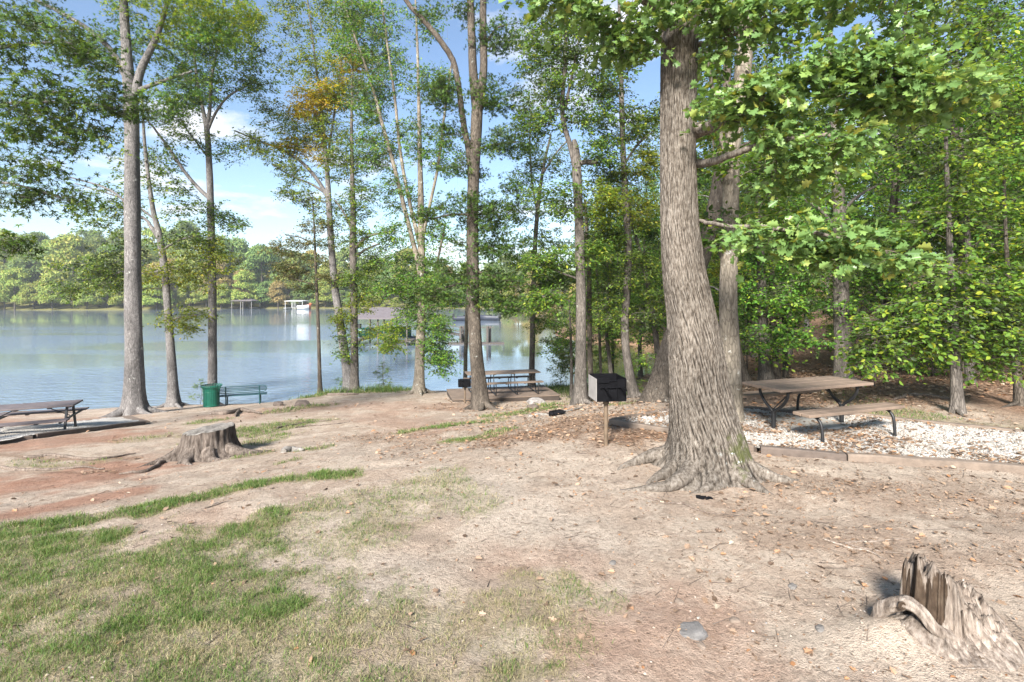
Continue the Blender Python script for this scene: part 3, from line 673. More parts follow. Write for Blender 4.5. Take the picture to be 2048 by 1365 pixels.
for s in (-.745, .745):
    o = c0+ax*s; m = MB()
    curve_bar(m, [o-ay*.27+Zv*.69, o-ay*.265+Zv*.58, o-ay*.17+Zv*.44, o-ay*.035+Zv*.33, o+Zv*.2], .024)
    curve_bar(m, [o+ay*.27+Zv*.69, o+ay*.265+Zv*.58, o+ay*.17+Zv*.44, o+ay*.035+Zv*.33, o+Zv*.2], .024)
    m.tube([o+Zv*.33, o+Zv*.15, o-Zv*.05], .036, 8); m.bar(o-ay*.34+Zv*.685, o+ay*.34+Zv*.685, .05, .03)
    m.obj('leg', M['black_metal'], t)
    m = MB(); m.tube([o+Zv*.36, c0+ax*s*.35+Zv*.68], .011, 6); m.obj('brace', M['black_metal'], t)
    for sg in (-1, 1):
        b = o+ay*sg*.72; m = MB()
        m.bar(b-ay*sg*.14+Zv*.405, b+ay*sg*.10+Zv*.405, .05, .022)
        curve_bar(m, [b-ay*sg*.05+Zv*.40, b+ay*sg*.05+Zv*.385, b+ay*sg*.12+Zv*.31, b+ay*sg*.145+Zv*.15, b+ay*sg*.155-Zv*.05], .022)
        m.obj('leg', M['black_metal'], t)
m = MB(); m.box(c0+ax*.05+ay*.1+Zv*(.035), (1.1, .8, .04), np.array([ax, ay, Zv]), .01)
tag(m.obj('concrete_slab', paint('concrete', (.40, .38, .34), .9, .2, 4, .3), None, False, c0), 'worn grey concrete slab in the gravel under the brown picnic table', 'slab')

# ------------------------------------------------------------------ dark metal picnic table, left edge
R0 = np.array([-11.35, 13.4]); ax, ay = frame(None, (.91, .41)); cc = R0-ax[:2]*.95
c0 = np.array([cc[0], cc[1], gz(-11.8, 13.5)+.02])
t = thing('picnic_table', c0, 'dark picnic table with attached benches cut by the left edge of the photo', 'picnic table')
m = MB(); planks(m, c0+Zv*.74, ax, ay, 1.9, .74, 4, .045)
for s in (-.2, .45, .86): m.bar(c0+ax*s+Zv*.70-ay*.33, c0+ax*s+Zv*.70+ay*.33, .07, .035)
m.obj('tabletop', M['plank_dark'], t, False)
for sg in (-1, 1):
    m = MB(); planks(m, c0+ay*sg*.70+Zv*.45, ax, ay, 1.9, .27, 2, .04)
    for s in (-.3, .35): m.bar(c0+ay*sg*.70+ax*s+Zv*.415-ay*.1, c0+ay*sg*.70+ax*s+Zv*.415+ay*.1, .07, .035)
    m.obj('seat', M['plank_dark'], t, False)
for s in (-.78, .78):
    o = c0+ax*s
    for sg in (-1, 1):
        m = MB(); m.bar(o+ay*sg*.2+Zv*.70, o+ay*sg*.42-Zv*.03, .05, .05); m.obj('leg', M['black_metal'], t, False)
    m = MB(); m.bar(o+ax*.03-ay*.80+Zv*.41, o+ax*.03+ay*.80+Zv*.41, .04, .05); m.obj('crossbar', M['black_metal'], t, False)
    m = MB(); m.tube([o+Zv*.43, c0+ax*s*.35+Zv*.70], .012, 6); m.obj('brace', M['black_metal'], t)

# ------------------------------------------------------------------ wooden deck and the long table on it
FL = np.array([-2.09, 18.0]); ax, ay = frame(None, (3.86, .9)); Ld, Wd = 3.97, 2.1; zt = CAMZ-3.69
c0 = np.array([*(FL+ax[:2]*Ld/2+ay[:2]*Wd/2), zt])
t = thing('wooden_deck', c0-Zv*.3, 'low weathered wooden deck platform standing by the water', 'deck')
m = MB(); n = 14; w_ = (Wd-.014*(n-1))/n
for k in range(n): m.box(c0+ay*(-Wd/2+w_/2+k*(w_+.014))-Zv*.018, (Ld, w_, .036), np.array([ax, ay, Zv]), .004)
m.obj('deck_boards', M['plank_grey'], t, False)
for a, b in (((-1, -1), (1, -1)), ((1, -1), (1, 1)), ((1, 1), (-1, 1)), ((-1, 1), (-1, -1))):
    P = c0+ax*a[0]*(Ld/2-.03)+ay*a[1]*(Wd/2-.03)-Zv*.128; Q = c0+ax*b[0]*(Ld/2-.03)+ay*b[1]*(Wd/2-.03)-Zv*.128; m = MB(); m.bar(P, Q, .04, .18); m.obj('rim_board', M['rim_wood_shaded'], t, False)
for sx in (-1, 0, 1):
    for sy in (-1, 1):
        P = c0+ax*sx*(Ld/2-.2)+ay*sy*(Wd/2-.12); g = gz(P[0], P[1]); m = MB()
        m.box((P[0], P[1], (zt-.04+g-.3)/2), (.14, .14, zt-.04-g+.3), np.array([ax, ay, Zv]), .006); m.obj('post', M['timber_dark'], t, False)
ct = W(1005, 790, 19.3); c1 = np.array([ct[0], ct[1]+.15, zt])
t = thing('picnic_table', c1, 'long grey picnic table with thin black frame legs on the wooden deck', 'picnic table')
Lt = 2.8; m = MB(); planks(m, c1+Zv*.75, ax, ay, Lt, .74, 4, .04)
for s in (-1.0, -.35, .35, 1.0): m.bar(c1+ax*s+Zv*.715-ay*.3, c1+ax*s+Zv*.715+ay*.3, .06, .03)
m.obj('tabletop', M['plank_grey'], t, False)
for sg in (-1, 1):
    m = MB(); planks(m, c1+ay*sg*.64+Zv*.45, ax, ay, Lt, .25, 2, .04)
    for s in (-.7, .0, .7): m.bar(c1+ay*sg*.64+ax*s+Zv*.415-ay*.1, c1+ay*sg*.64+ax*s+Zv*.415+ay*.1, .06, .03)
    m.obj('seat', M['plank_grey'], t, False)
for s in (-1.2, -.4, .4, 1.2):
    o = c1+ax*s; m = MB()
    for sg in (-1, 1):
        curve_bar(m, [o+ay*sg*.30+Zv*.73, o+ay*sg*.27+Zv*.62, o+ay*sg*.30+Zv*.5, o+ay*sg*.34+Zv*.4, o+ay*sg*.36+Zv*.03], .02, 4, 6)
        curve_bar(m, [o+ay*sg*.55+Zv*.43, o+ay*sg*.72+Zv*.41, o+ay*sg*.77+Zv*.3, o+ay*sg*.74+Zv*.05, o+ay*sg*.66+Zv*.022, o+ay*sg*.2+Zv*.022, o+Zv*.022], .02, 4, 6)
    m.obj('frame_leg', M['black_metal'], t)

# ------------------------------------------------------------------ park grills
def box_grill(t, c, ax, ay, w, d, h, zb, side):
    """open steel firebox on its post: back and side plates, floor, front plate with a lowered grate"""
    m = MB(); m.box(c+Zv*(zb+.006), (w, d, .012), np.array([ax, ay, Zv]), .002)
    m.box(c-ay*(d/2)+Zv*(zb+h*.5), (w, .008, h), np.array([ax, ay, Zv]), .002); m.obj('firebox', M['grill_black'], t, False)
    m = MB(); m.box(c+ay*(d/2)+Zv*(zb+h*.56), (w, .008, h*1.12), np.array([ax, ay, Zv]), .002); m.obj('back_plate', M['grill_black'], t, False)
    for s in (-1, 1):
        m = MB(); m.box(c+ax*s*(w/2+.005)+Zv*(zb+h*.54), (.008, d+.012, h*1.08), np.array([ax, ay, Zv]), .002); m.obj('side_plate', M[side] if s < 0 else M['grill_black'], t, False)
    m = MB()
    for k in range(9): m.tube([c+ax*(-w*.45+w*.9*k/8)-ay*d*.45+Zv*(zb+h*.74), c+ax*(-w*.45+w*.9*k/8)+ay*d*.45+Zv*(zb+h*.74)], .007, 6)
    for s in (-1, 1): m.tube([c-ax*w*.47+ay*s*d*.42+Zv*(zb+h*.74), c+ax*w*.47+ay*s*d*.42+Zv*(zb+h*.74)], .007, 6)
    m.obj('grate', M['black_metal'], t)
    for s in (-.26, .3):
        m = MB(); m.tube([c+ax*w*s-ay*(d/2+.0)+Zv*(zb+h*.66), c+ax*w*s-ay*(d/2+.14)+Zv*(zb+h*.66)], .009, 6); m.tube([c+ax*w*s-ay*(d/2+.14)+Zv*(zb+h*.66), c+ax*w*s-ay*(d/2+.27)+Zv*(zb+h*.69)], .015, 8)
        m.obj('handle', M['grill_black'], t)
b = W(1212, 893, 7.4); b[2] = gz(b[0], b[1])
t = thing('park_grill', b, 'black steel charcoal grill on a brown post left of the big oak', 'grill')
m = MB(); m.tube([b-Zv*.1, b+Zv*.5, b+Zv*.62], [.031, .031, .031], 12); m.tube([b+Zv*.60, b+Zv*.665], .045, 12); m.obj('post', M['post_brown'], t)
ax, ay = frame(None, (.93, .10)); ay_ = ay
box_grill(t, b+ax*.03+ay*.05, ax, ay, .42, .42, .30, .665, 'grill_side')
# front plate: two notched steel flaps with a slot between them
m = MB(); fo = b+ax*.03+ay*.05-ay*.225
for (u0, u1, z0, z1) in ((-.215, -.03, .93, 1.0), (-.03, .07, .95, .97), (.09, .20, .86, .985)):
    m.box(fo+ax*(u0+u1)/2+Zv*(z0+z1)/2, (u1-u0, .01, z1-z0), np.array([ax, ay, Zv]), .003)
m.box(fo-ay*.012+ax*.07+Zv*.82, (.012, .012, .2), np.array([ax, ay, Zv]), .003); m.box(fo-ay*.012+Zv*.865, (.34, .012, .016), np.array([ax, ay, Zv]), .003)
m.obj('front_flap', M['grill_black'], t, False)
b = W(930, 806, 17.1); b[2] = gz(b[0], b[1])
t = thing('park_grill', b, 'small dark grill on a thin post in front of the wooden deck', 'grill')
m = MB(); m.tube([b-Zv*.1, b+Zv*.56], .03, 10); m.obj('post', M['post_brown'], t)
ax, ay = frame(None, (.98, .12)); box_grill(t, b+ax*(-.02), ax, ay, .40, .38, .19, .56, 'grill_black')
m = MB(); q = b-ax*.02+Zv*.75
m.tube(catmull([q-ax*.2, q-ax*.13+Zv*.035, q+Zv*.05, q+ax*.13+Zv*.035, q+ax*.2], 3), [.19*1]*13, 12, True) if False else None
m.box(q+Zv*.012, (.42, .36, .02), np.array([ax, ay, Zv]), .006); m.box(q+Zv*.03, (.30, .26, .02), np.array([ax, ay, Zv]), .006); m.obj('cover_plate', M['grill_black'], t, False)

# ------------------------------------------------------------------ green litter bin
b = W(423, 816, 20.5); b[2] = gz(b[0], b[1])
t = thing('litter_bin', b, 'green slatted metal litter bin with flared rim beside the bench', 'litter bin')
m = MB(); ns = 28
for k in range(ns):
    a = 2*PI*k/ns; d = np.array([math.cos(a), math.sin(a), 0]); tn = np.array([-d[1], d[0], 0])
    q = np.array([b+d*.285+Zv*.05, b+d*.285+Zv*.6, b+d*.30+Zv*.74, b+d*.375+Zv*.86])
    for p0, p1 in zip(q[:-1], q[1:]): m.bar(p0, p1, .042, .008, 0, .001, up=d)
m.obj('slats', M['green_paint'], t, False)
m = MB()
def ring(m, c, r, rr, n=32): 
    a = np.linspace(0, 2*PI, n+1); m.tube(np.stack([c[0]+r*np.cos(a), c[1]+r*np.sin(a), np.full(n+1, c[2])], -1), rr, 6, False)
ring(m, b+Zv*.86, .378, .016); m.obj('rim', M['green_paint'], t)
for z_ in (.08, .62):
    m = MB(); ring(m, b+Zv*z_, .29, .013); m.obj('hoop', M['green_paint'], t)
m = MB(); m.tube([b+Zv*.03, b+Zv*.10, b+Zv*.80], [.24, .26, .265], 24, True); m.obj('liner', M['green_paint'], t)

# ------------------------------------------------------------------ green metal bench seen from behind
pl = W(455, 808, 20.9); pr = W(516, 804, 21.3); ax, ay = frame(None, pr-pl); c = (pl+pr)/2; c[2] = min(gz(pl[0], pl[1]), gz(pr[0], pr[1]))-.02
t = thing('park_bench', c, 'dark green metal bench with rounded back rail facing the lake', 'bench')
tilt = (pr[2]-pl[2])/np.linalg.norm((pr-pl)[:2]); axx = unit(ax+Zv*tilt)
hw = .88
def rrect(c, w, h, r):
    out = []
    for (sx, sz, a0) in ((1, 1, 0), (-1, 1, 90), (-1, -1, 180), (1, -1, 270)):
        for k in range(6):
            a = math.radians(a0+k*18); out.append(c+axx*(sx*(w-r)+r*math.cos(a))+Zv*(sz*(h-r)+r*math.sin(a)))
    return np.array(out+[out[0]])
m = MB(); bc = c+Zv*.68-ay*.05; m.tube(rrect(bc, hw, .13, .125), .017, 8, False)
for z in (-.055, .0, .055): m.bar(bc-axx*(hw-.02)+Zv*z, bc+axx*(hw-.02)+Zv*z, .008, .03)
m.obj('backrest', M['bench_green'], t)
m = MB()
for k in range(6): m.bar(c-axx*hw+ay*(.02+.075*k)+Zv*.42, c+axx*hw+ay*(.02+.075*k)+Zv*.42, .05, .022)
m.obj('seat', M['bench_green'], t, False)
for s in (-.62, .62):
    o = c+axx*s; m = MB(); curve_bar(m, [o+Zv*.80-ay*.07, o+Zv*.5-ay*.02, o+Zv*.40+ay*.0, o+Zv*.2+ay*.03, o-Zv*.12+ay*.02], .026, 4, 8)
    curve_bar(m, [o+Zv*.40, o+Zv*.405+ay*.2, o+Zv*.39+ay*.4, o+Zv*.2+ay*.43, o-Zv*.2+ay*.44], .024, 4, 8); m.obj('leg', M['bench_green'], t)
# ------------------------------------------------------------------ bark and leaf materials
B_oak = bark('bark_oak', (.045, .034, .024), (.36, .30, .235), 26, .16, .035, (.44, .45, .40), .045)
B_grey = bark('bark_grey', (.05, .046, .043), (.255, .238, .228), 22, .3, .03, (.42, .42, .39), .03)
B_pale = bark('bark_pale', (.075, .062, .048), (.30, .26, .205), 16, .3, .04, (.5, .5, .46), .015)
B_dark = bark('bark_dark', (.025, .02, .016), (.15, .125, .10), 20, .25, .02, (.3, .3, .27), .03)
B_brown = bark('bark_brown', (.035, .03, .026), (.185, .162, .14), 20, .22, .03, (.36, .36, .32), .03)
L_mid = leafmat('leaf_mid_green', [(0, (0.053, 0.117, 0.017)), (.45, (0.090, 0.185, 0.025)), (.85, (0.163, 0.274, 0.032)), (1, (0.342, 0.372, 0.036))], 0.42)
L_dark = leafmat('leaf_dark_green', [(0, (0.035, 0.078, 0.013)), (.5, (0.060, 0.121, 0.018)), (.9, (0.101, 0.174, 0.022)), (1, (0.194, 0.241, 0.021))], 0.38)
L_yel = leafmat('leaf_yellow_green', [(0, (0.085, 0.152, 0.019)), (.5, (0.149, 0.229, 0.023)), (.9, (0.268, 0.318, 0.029)), (1, (0.397, 0.356, 0.035))], 0.5)  # yellow-green leaf tone, also used to paint sunlight on upper crowns
L_aut = leafmat('leaf_autumn', [(0, (.24, .23, .025)), (.5, (.42, .36, .03)), (.88, (.50, .38, .035)), (1, (.46, .24, .04))], .5)
L_deep = leafmat('leaf_deep_green', [(0, (0.022, 0.046, 0.011)), (.5, (0.040, 0.075, 0.016)), (1, (0.077, 0.115, 0.024))], .35)  # deeper green leaves for randomly chosen clumps
L_oliv = leafmat('leaf_olive', [(0, (0.073, 0.098, 0.029)), (.5, (0.122, 0.146, 0.046)), (1, (0.244, 0.203, 0.073))], .35)
L_oak = leafmat('leaf_oak', [(0, (0.098, 0.195, 0.058)), (.5, (0.150, 0.277, 0.085)), (.9, (0.226, 0.358, 0.098)), (1, (0.335, 0.358, 0.081))], 0.36, .38)
L_wood = leafmat('leaf_woods', [(0, (0.062, 0.151, 0.023)), (.45, (0.114, 0.258, 0.038)), (.8, (0.208, 0.388, 0.050)), (1, (0.449, 0.537, 0.059))], 0.48)
L_far1 = leafmat('leaf_far_sun_tint', [(0, (0.139, 0.207, 0.038)), (.5, (0.236, 0.309, 0.060)), (1, (0.394, 0.375, 0.093))], .3, .7)  # sunlight of the lit left shore put into the leaf colour
L_far2 = leafmat('leaf_far_green', [(0, (0.086, 0.145, 0.044)), (.5, (0.146, 0.221, 0.066)), (1, (0.243, 0.287, 0.078))], .3, .7)
L_far3 = leafmat('leaf_far_tan', [(0, (0.180, 0.171, 0.063)), (.5, (0.306, 0.252, 0.090)), (1, (0.414, 0.306, 0.108))], .3, .7)

# ------------------------------------------------------------------ the traced trees
big_lake = tree('lake_tree', 'stout grey trunk with hollow at its foot beside the left gravel pad', 18,
     [(268, 826, 62), (268, 790, 54), (268, 700, 47), (266, 600, 44), (265, 450, 42), (264, 300, 39), (262, 215, 38), (258, 165, 34), (252, 90, 27), (247, 0, 22), (244, -120, 15)],
     [[(270, 190, 20), (282, 140, 17), (303, 95, 14), (322, 50, 11), (335, 0, 10), (350, -80, 7)], [(275, 182, 12), (300, 172, 10), (340, 158, 8), (385, 143, 5)], [(256, 160, 18), (225, 105, 14), (180, 62, 11), (120, 25, 9), (50, -10, 6)], [(262, 420, 7), (235, 390, 5), (200, 372, 4), (140, 355, 3)]],
     [(240, 60, 60, 60, 8, 0, 1.4), (330, 40, 80, 60, 22, 1), (400, 80, 60, 50, 16), (320, 110, 60, 40, 9, 0, .8), (150, 60, 90, 50, 14), (60, 40, 60, 50, 8), (300, 210, 40, 30, 4), (350, 190, 60, 40, 14), (190, 130, 50, 40, 7), (420, 20, 80, 40, 18, 1), (300, -40, 160, 50, 30, 1)],  # yellow top clumps carry the sunlight in their leaf colour
     B_grey, [L_mid, L_yel], .12, 'star', lpt=9, twl=.5, flare=.4, roots=6, wid=.66, seed=3, clump_scale=2, rootlen=.9, sides=22)
def hollow_patch(t, x0, z0, w, h):
    """dark patch painted as the shade in a cleft, with a rolled bark lip, laid on the front of the trunk"""
    tr = next(o for o in t.children if o.name.startswith('trunk')); n = len(tr.data.vertices); c = np.zeros(n*3, np.float32); tr.data.vertices.foreach_get('co', c); c = c.reshape(-1, 3)+np.array(t.location); c = c[c[:, 1] < t.location[1]]
    def yy(x, z):
        d = (c[:, 0]-x)**2+((c[:, 2]-z)*.7)**2; k = np.argsort(d)[:4]; wt = 1/(d[k]+1e-4); return float((c[k, 1]*wt).sum()/wt.sum())
    out = []
    for a in np.linspace(0, 2*PI, 25)[:-1]:
        z = z0+h*.5*(1-math.cos(a)) ; x = x0+w*.5*math.sin(a)*(1.25-.75*(z-z0)/h)+.03*math.sin(5*a); out.append((x, yy(x, z)-.008, z))
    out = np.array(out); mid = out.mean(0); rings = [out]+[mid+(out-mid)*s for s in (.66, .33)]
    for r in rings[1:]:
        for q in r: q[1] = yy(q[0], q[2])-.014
    R = np.array(rings); i = np.arange(2)[:, None]*24; j = np.arange(24)[None]; m = MB(); m.add(R, np.stack([i+j, i+(j+1) % 24, i+24+(j+1) % 24, i+24+j], -1).reshape(-1, 4)); m.add(R[-1], [list(range(24))]); m.obj('hollow', paint('hollow_shade', (.018, .013, .010), .95, .5, 9, .2, 0., .1), t)
    m = MB(); m.tube(np.vstack([out, out[:1]]), .028, 8, False); m.obj('hollow_lip', B_grey, t)
hollow_patch(big_lake, big_lake.location[0]+.06, big_lake.location[2]+.0, .17, .46)  # dark patch on the bark, the hollow's shade as colour
tree('lake_tree', 'thin leaning trunk with flat yellow green sprays right of the stout grey trunk', 20.6,
     [(347, 812, 30), (344, 740, 25), (337, 640, 21), (329, 540, 20), (318, 470, 18), (306, 420, 14), (296, 350, 11), (288, 270, 8), (284, 180, 5)],
     [[(320, 480, 12), (303, 455, 9), (288, 437, 6), (250, 420, 4)], [(330, 540, 6), (290, 548, 5), (240, 545, 4), (195, 570, 2.5)], [(325, 500, 6), (360, 480, 5), (400, 470, 3)], [(336, 640, 5), (360, 635, 4), (395, 630, 2.5)], [(310, 440, 5), (270, 410, 4), (210, 385, 3), (150, 368, 2.5)]],
     [(190, 545, 65, 32, 12), (170, 580, 45, 18, 5), (250, 500, 55, 45, 12), (230, 565, 30, 28, 5), (385, 535, 60, 50, 14, 1), (390, 460, 55, 50, 12), (320, 560, 50, 25, 6, 1), (375, 632, 45, 18, 7, 1), (365, 655, 22, 10, 3, 1), (230, 440, 55, 35, 7), (330, 380, 50, 50, 8), (230, 390, 60, 40, 7), (270, 320, 70, 60, 8), (430, 510, 40, 35, 6, 1), (330, 250, 60, 50, 6)],
     B_grey, [L_mid, L_yel], .11, 'simple', flare=.6, roots=4, wid=.66, seed=4, clump_scale=3, lpt=9, twl=.5, droop=.3)
tree('lake_tree', 'straight slim grey trunk rising behind the green litter bin', 21.5,
     [(425, 812, 27), (425, 740, 25), (425, 600, 23), (423, 480, 21), (419, 340, 18), (414, 262, 15), (407, 225, 11), (396, 170, 8), (386, 90, 6), (378, 0, 5), (372, -100, 4)],
     [[(414, 262, 10), (420, 215, 8), (424, 150, 7), (440, 70, 5), (450, -40, 3)], [(416, 260, 7), (432, 225, 6), (455, 195, 5), (490, 175, 3)], [(422, 400, 10), (398, 378, 9), (370, 345, 8), (340, 300, 7), (312, 262, 5), (290, 235, 4)], [(412, 310, 5), (385, 275, 4), (365, 250, 3)]],
     [(410, 160, 80, 40, 16), (440, 60, 85, 60, 26, 1), (350, 235, 50, 45, 8), (500, 165, 45, 30, 9), (440, 300, 40, 35, 5), (425, 420, 30, 25, 3), (480, 110, 50, 30, 8), (330, 320, 35, 30, 4), (500, 40, 40, 40, 8, 1), (370, 110, 60, 50, 9), (470, 450, 30, 18, 3), (445, 440, 25, 20, 3), (420, -40, 120, 40, 16, 1), (380, 200, 50, 30, 7)],  # upper yellow clumps: sunlight put into the leaf colour
     B_grey, [L_mid, L_yel], .10, 'simple', flare=.3, roots=3, wid=.66, seed=5, clump_scale=4, lpt=9)
tree('sapling', 'thin young tree with flat dark olive layers at the waterside', 22,
     [(640, 792, 11), (639, 740, 9), (636, 640, 8), (632, 550, 7), (630, 490, 5), (627, 430, 3), (625, 395, 2)],
     [[(634, 570, 4), (600, 562, 3), (560, 545, 2)], [(633, 560, 4), (665, 550, 3), (690, 545, 2)], [(630, 490, 3), (600, 475, 2.5), (570, 470, 2)]],
     [(590, 548, 40, 12, 10), (570, 530, 30, 10, 5), (660, 555, 30, 10, 7), (620, 515, 45, 14, 8), (590, 485, 40, 14, 6), (625, 450, 40, 18, 7), (610, 575, 26, 9, 5), (560, 500, 25, 10, 4), (630, 410, 25, 18, 4), (650, 490, 30, 12, 5)],
     B_dark, [L_oliv], .09, 'simple', flare=.5, roots=2, seed=6, clump_scale=3, top=0, twl=.4, lpt=9)
tree('lake_tree', 'curving grey trunk with a long bough reaching left and autumn orange leaves', 22,
     [(699, 782, 26), (693, 730, 23), (685, 680, 21), (676, 620, 19), (667, 550, 17), (660, 450, 15), (655, 355, 12), (650, 290, 9), (640, 200, 7), (628, 100, 5), (615, 0, 4)],
     [[(658, 400, 10), (635, 360, 8), (600, 322, 7), (560, 298, 6), (520, 283, 4), (470, 262, 3)], [(656, 390, 6), (625, 370, 5), (590, 355, 3.5), (545, 330, 3)], [(652, 320, 7), (640, 265, 6), (625, 215, 5), (608, 190, 4)], [(653, 330, 6), (665, 250, 5), (680, 150, 4), (690, 40, 3)]],
     [(620, 215, 36, 36, 13, 2), (665, 195, 36, 40, 7, 2), (640, 300, 30, 34, 6, 2), (700, 140, 36, 40, 5, 2), (585, 290, 30, 22, 4, 2), (650, 190, 50, 45, 10, 1), (600, 270, 40, 30, 7, 1), (655, 260, 40, 35, 8), (560, 310, 40, 25, 5), (510, 285, 35, 20, 5, 1), (590, 345, 35, 25, 5, 1), (660, 120, 60, 50, 9, 1), (590, 120, 60, 50, 7), (700, 60, 60, 50, 8, 1), (600, 40, 60, 40, 6), (690, 180, 40, 40, 6, 1), (560, 230, 45, 35, 6), (680, 340, 35, 35, 5), (720, 130, 30, 40, 4, 2), (660, 430, 40, 30, 4), (640, 10, 90, 40, 8, 1), (600, 390, 30, 25, 5)],
     B_grey, [L_yel, L_yel, L_aut], .095, 'simple', flare=.4, roots=3, seed=7, clump_scale=4.5, lpt=11, twl=.5)
tree('lake_tree', 'upright brownish trunk paired with the curving trunk on the grassy bank', 21.6,
     [(709, 782, 22), (709, 720, 19), (708, 620, 18), (706, 500, 17), (706, 420, 14), (704, 330, 10), (703, 250, 7), (705, 150, 5), (708, 40, 4)],
     [[(707, 500, 8), (730, 478, 7), (755, 468, 5), (788, 462, 3)], [(706, 520, 8), (730, 500, 5), (760, 488, 4)], [(706, 470, 5), (690, 430, 4), (670, 400, 3)]],
     [(705, 470, 40, 40, 7), (730, 400, 45, 40, 9), (740, 310, 50, 45, 9), (690, 300, 40, 40, 6), (725, 600, 26, 30, 4, 1), (715, 560, 40, 35, 8), (740, 210, 50, 50, 8), (745, 520, 28, 24, 6), (700, 690, 22, 30, 4), (690, 640, 20, 25, 3, 1), (745, 665, 18, 18, 2, 1), (765, 692, 22, 10, 2, 1), (760, 120, 50, 50, 7), (735, 30, 60, 40, 6)],
     B_brown, [L_mid, L_yel], .095, 'simple', flare=.35, roots=3, seed=8, clump_scale=4.5, lpt=11)
tree('lake_tree', 'many stemmed pale tree with hanging green leaves left of the deck', 20,
     [(838, 789, 30), (839, 740, 25), (842, 660, 23), (844, 590, 21), (843, 520, 19), (842, 420, 16), (840, 320, 12), (838, 220, 9), (835, 100, 6), (830, -20, 4)],
     [[(843, 560, 13), (830, 500, 11), (812, 430, 10), (790, 340, 9), (768, 260, 8), (740, 160, 6), (705, 60, 4), (680, -20, 3)], [(842, 500, 10), (818, 400, 8), (800, 300, 7), (790, 200, 6), (775, 90, 5), (760, -20, 4)], [(844, 480, 9), (862, 400, 7), (878, 320, 6), (890, 220, 5), (905, 120, 4)], [(844, 600, 6), (865, 560, 5), (880, 500, 5), (890, 450, 4)], [(843, 620, 5), (880, 605, 4), (905, 600, 3)], [(842, 600, 5), (800, 585, 4), (760, 575, 3)], [(842, 640, 5), (870, 650, 4), (890, 680, 3)]],
     [(800, 575, 60, 22, 14), (850, 560, 50, 24, 10), (890, 600, 35, 22, 6), (870, 660, 28, 40, 12, 0), (790, 660, 24, 30, 4, 1), (880, 720, 18, 30, 7), (830, 620, 30, 40, 8), (860, 700, 18, 30, 5), (785, 690, 24, 20, 3, 1), (790, 470, 40, 30, 7), (870, 470, 35, 30, 6), (800, 390, 45, 35, 7), (760, 300, 50, 50, 8), (830, 280, 45, 50, 9), (740, 200, 50, 50, 8), (880, 300, 35, 50, 6), (790, 150, 60, 50, 9), (720, 100, 50, 50, 7), (860, 150, 40, 50, 5), (760, 40, 70, 40, 8), (690, 20, 60, 40, 6), (850, 40, 40, 40, 4), (820, 520, 50, 25, 9)],
     B_pale, [L_mid, L_yel], .09, 'simple', flare=.3, roots=5, seed=9, clump_scale=4.5, lpt=11, twl=.5)
tree('sweetgum_tree', 'dark forked tree in front of the deck with one big limb curving left', 16.3,
     [(962, 824, 44), (958, 765, 37), (951, 690, 33), (946, 580, 31), (945, 460, 30), (947, 360, 29), (952, 270, 29), (955, 210, 28), (956, 175, 26)],
     [[(953, 215, 22), (946, 140, 19), (943, 60, 17), (940, -30, 15), (936, -140, 10)], [(958, 215, 22), (967, 140, 17), (966, 60, 16), (967, -30, 14), (972, -140, 9)], [(944, 360, 16), (937, 300, 14), (926, 240, 13), (916, 165, 13), (905, 120, 13), (885, 88, 13), (855, 50, 12), (815, 5, 10), (780, -50, 7)], [(947, 560, 7), (910, 570, 5), (870, 580, 4)], [(947, 540, 7), (990, 555, 5), (1060, 570, 4), (1130, 560, 3)], [(946, 430, 6), (900, 430, 4), (860, 440, 3)], [(950, 300, 6), (985, 290, 5), (1030, 285, 3)], [(965, 100, 5), (990, 60, 4), (1015, 50, 3)]],
     [(880, 175, 40, 26, 8), (975, 85, 28, 30, 5), (1010, 70, 45, 28, 6), (990, 195, 55, 28, 12), (895, 195, 40, 24, 7), (1010, 290, 55, 40, 14), (900, 260, 40, 30, 6), (930, 330, 45, 28, 8), (1040, 370, 40, 30, 6), (930, 415, 70, 34, 14), (985, 440, 60, 36, 12), (870, 430, 45, 26, 6), (960, 490, 50, 24, 8), (1020, 500, 50, 30, 8), (960, 560, 70, 26, 16), (880, 580, 55, 20, 9), (1050, 560, 70, 24, 12), (1030, 610, 40, 24, 7), (905, 530, 45, 22, 6), (935, 20, 25, 25, 3), (1120, 555, 40, 20, 6), (985, 600, 40, 20, 7), (860, 20, 30, 20, 3)],
     B_dark, [L_dark, L_mid], .11, 'star', flare=.3, roots=5, seed=10, clump_scale=3.0, lpt=7, twl=.42, sides=18)
tree('lake_tree', 'trunk snapped off with a sawn stub limb above the deck corner', 15,
     [(1160, 812, 34), (1161, 760, 29), (1162, 680, 27), (1162, 600, 26), (1160, 500, 24), (1157, 420, 22), (1154, 350, 24), (1151, 300, 19), (1148, 280, 10)],
     [[(1153, 330, 13), (1168, 325, 12), (1195, 325, 11)], [(1150, 330, 14), (1140, 290, 12), (1128, 250, 11), (1124, 200, 10), (1131, 130, 9), (1130, 60, 7), (1118, -40, 5)], [(1130, 220, 7), (1150, 120, 5), (1170, 20, 4)], [(1161, 560, 5), (1120, 545, 4), (1090, 530, 3)]],
     [(1110, 180, 50, 50, 10), (1150, 110, 55, 50, 10), (1080, 240, 45, 35, 7), (1130, 30, 60, 40, 10), (1180, 230, 45, 45, 8), (1090, 100, 45, 45, 8), (1120, 400, 55, 45, 10), (1200, 400, 50, 50, 11, 1), (1110, 520, 55, 30, 12), (1180, 500, 40, 30, 8), (1090, 600, 40, 25, 8), (1200, 300, 40, 30, 6), (1200, 160, 40, 30, 5)],
     B_brown, [L_mid, L_yel], .095, 'simple', flare=.5, roots=4, seed=11, clump_scale=3.6, lpt=11, top=8)
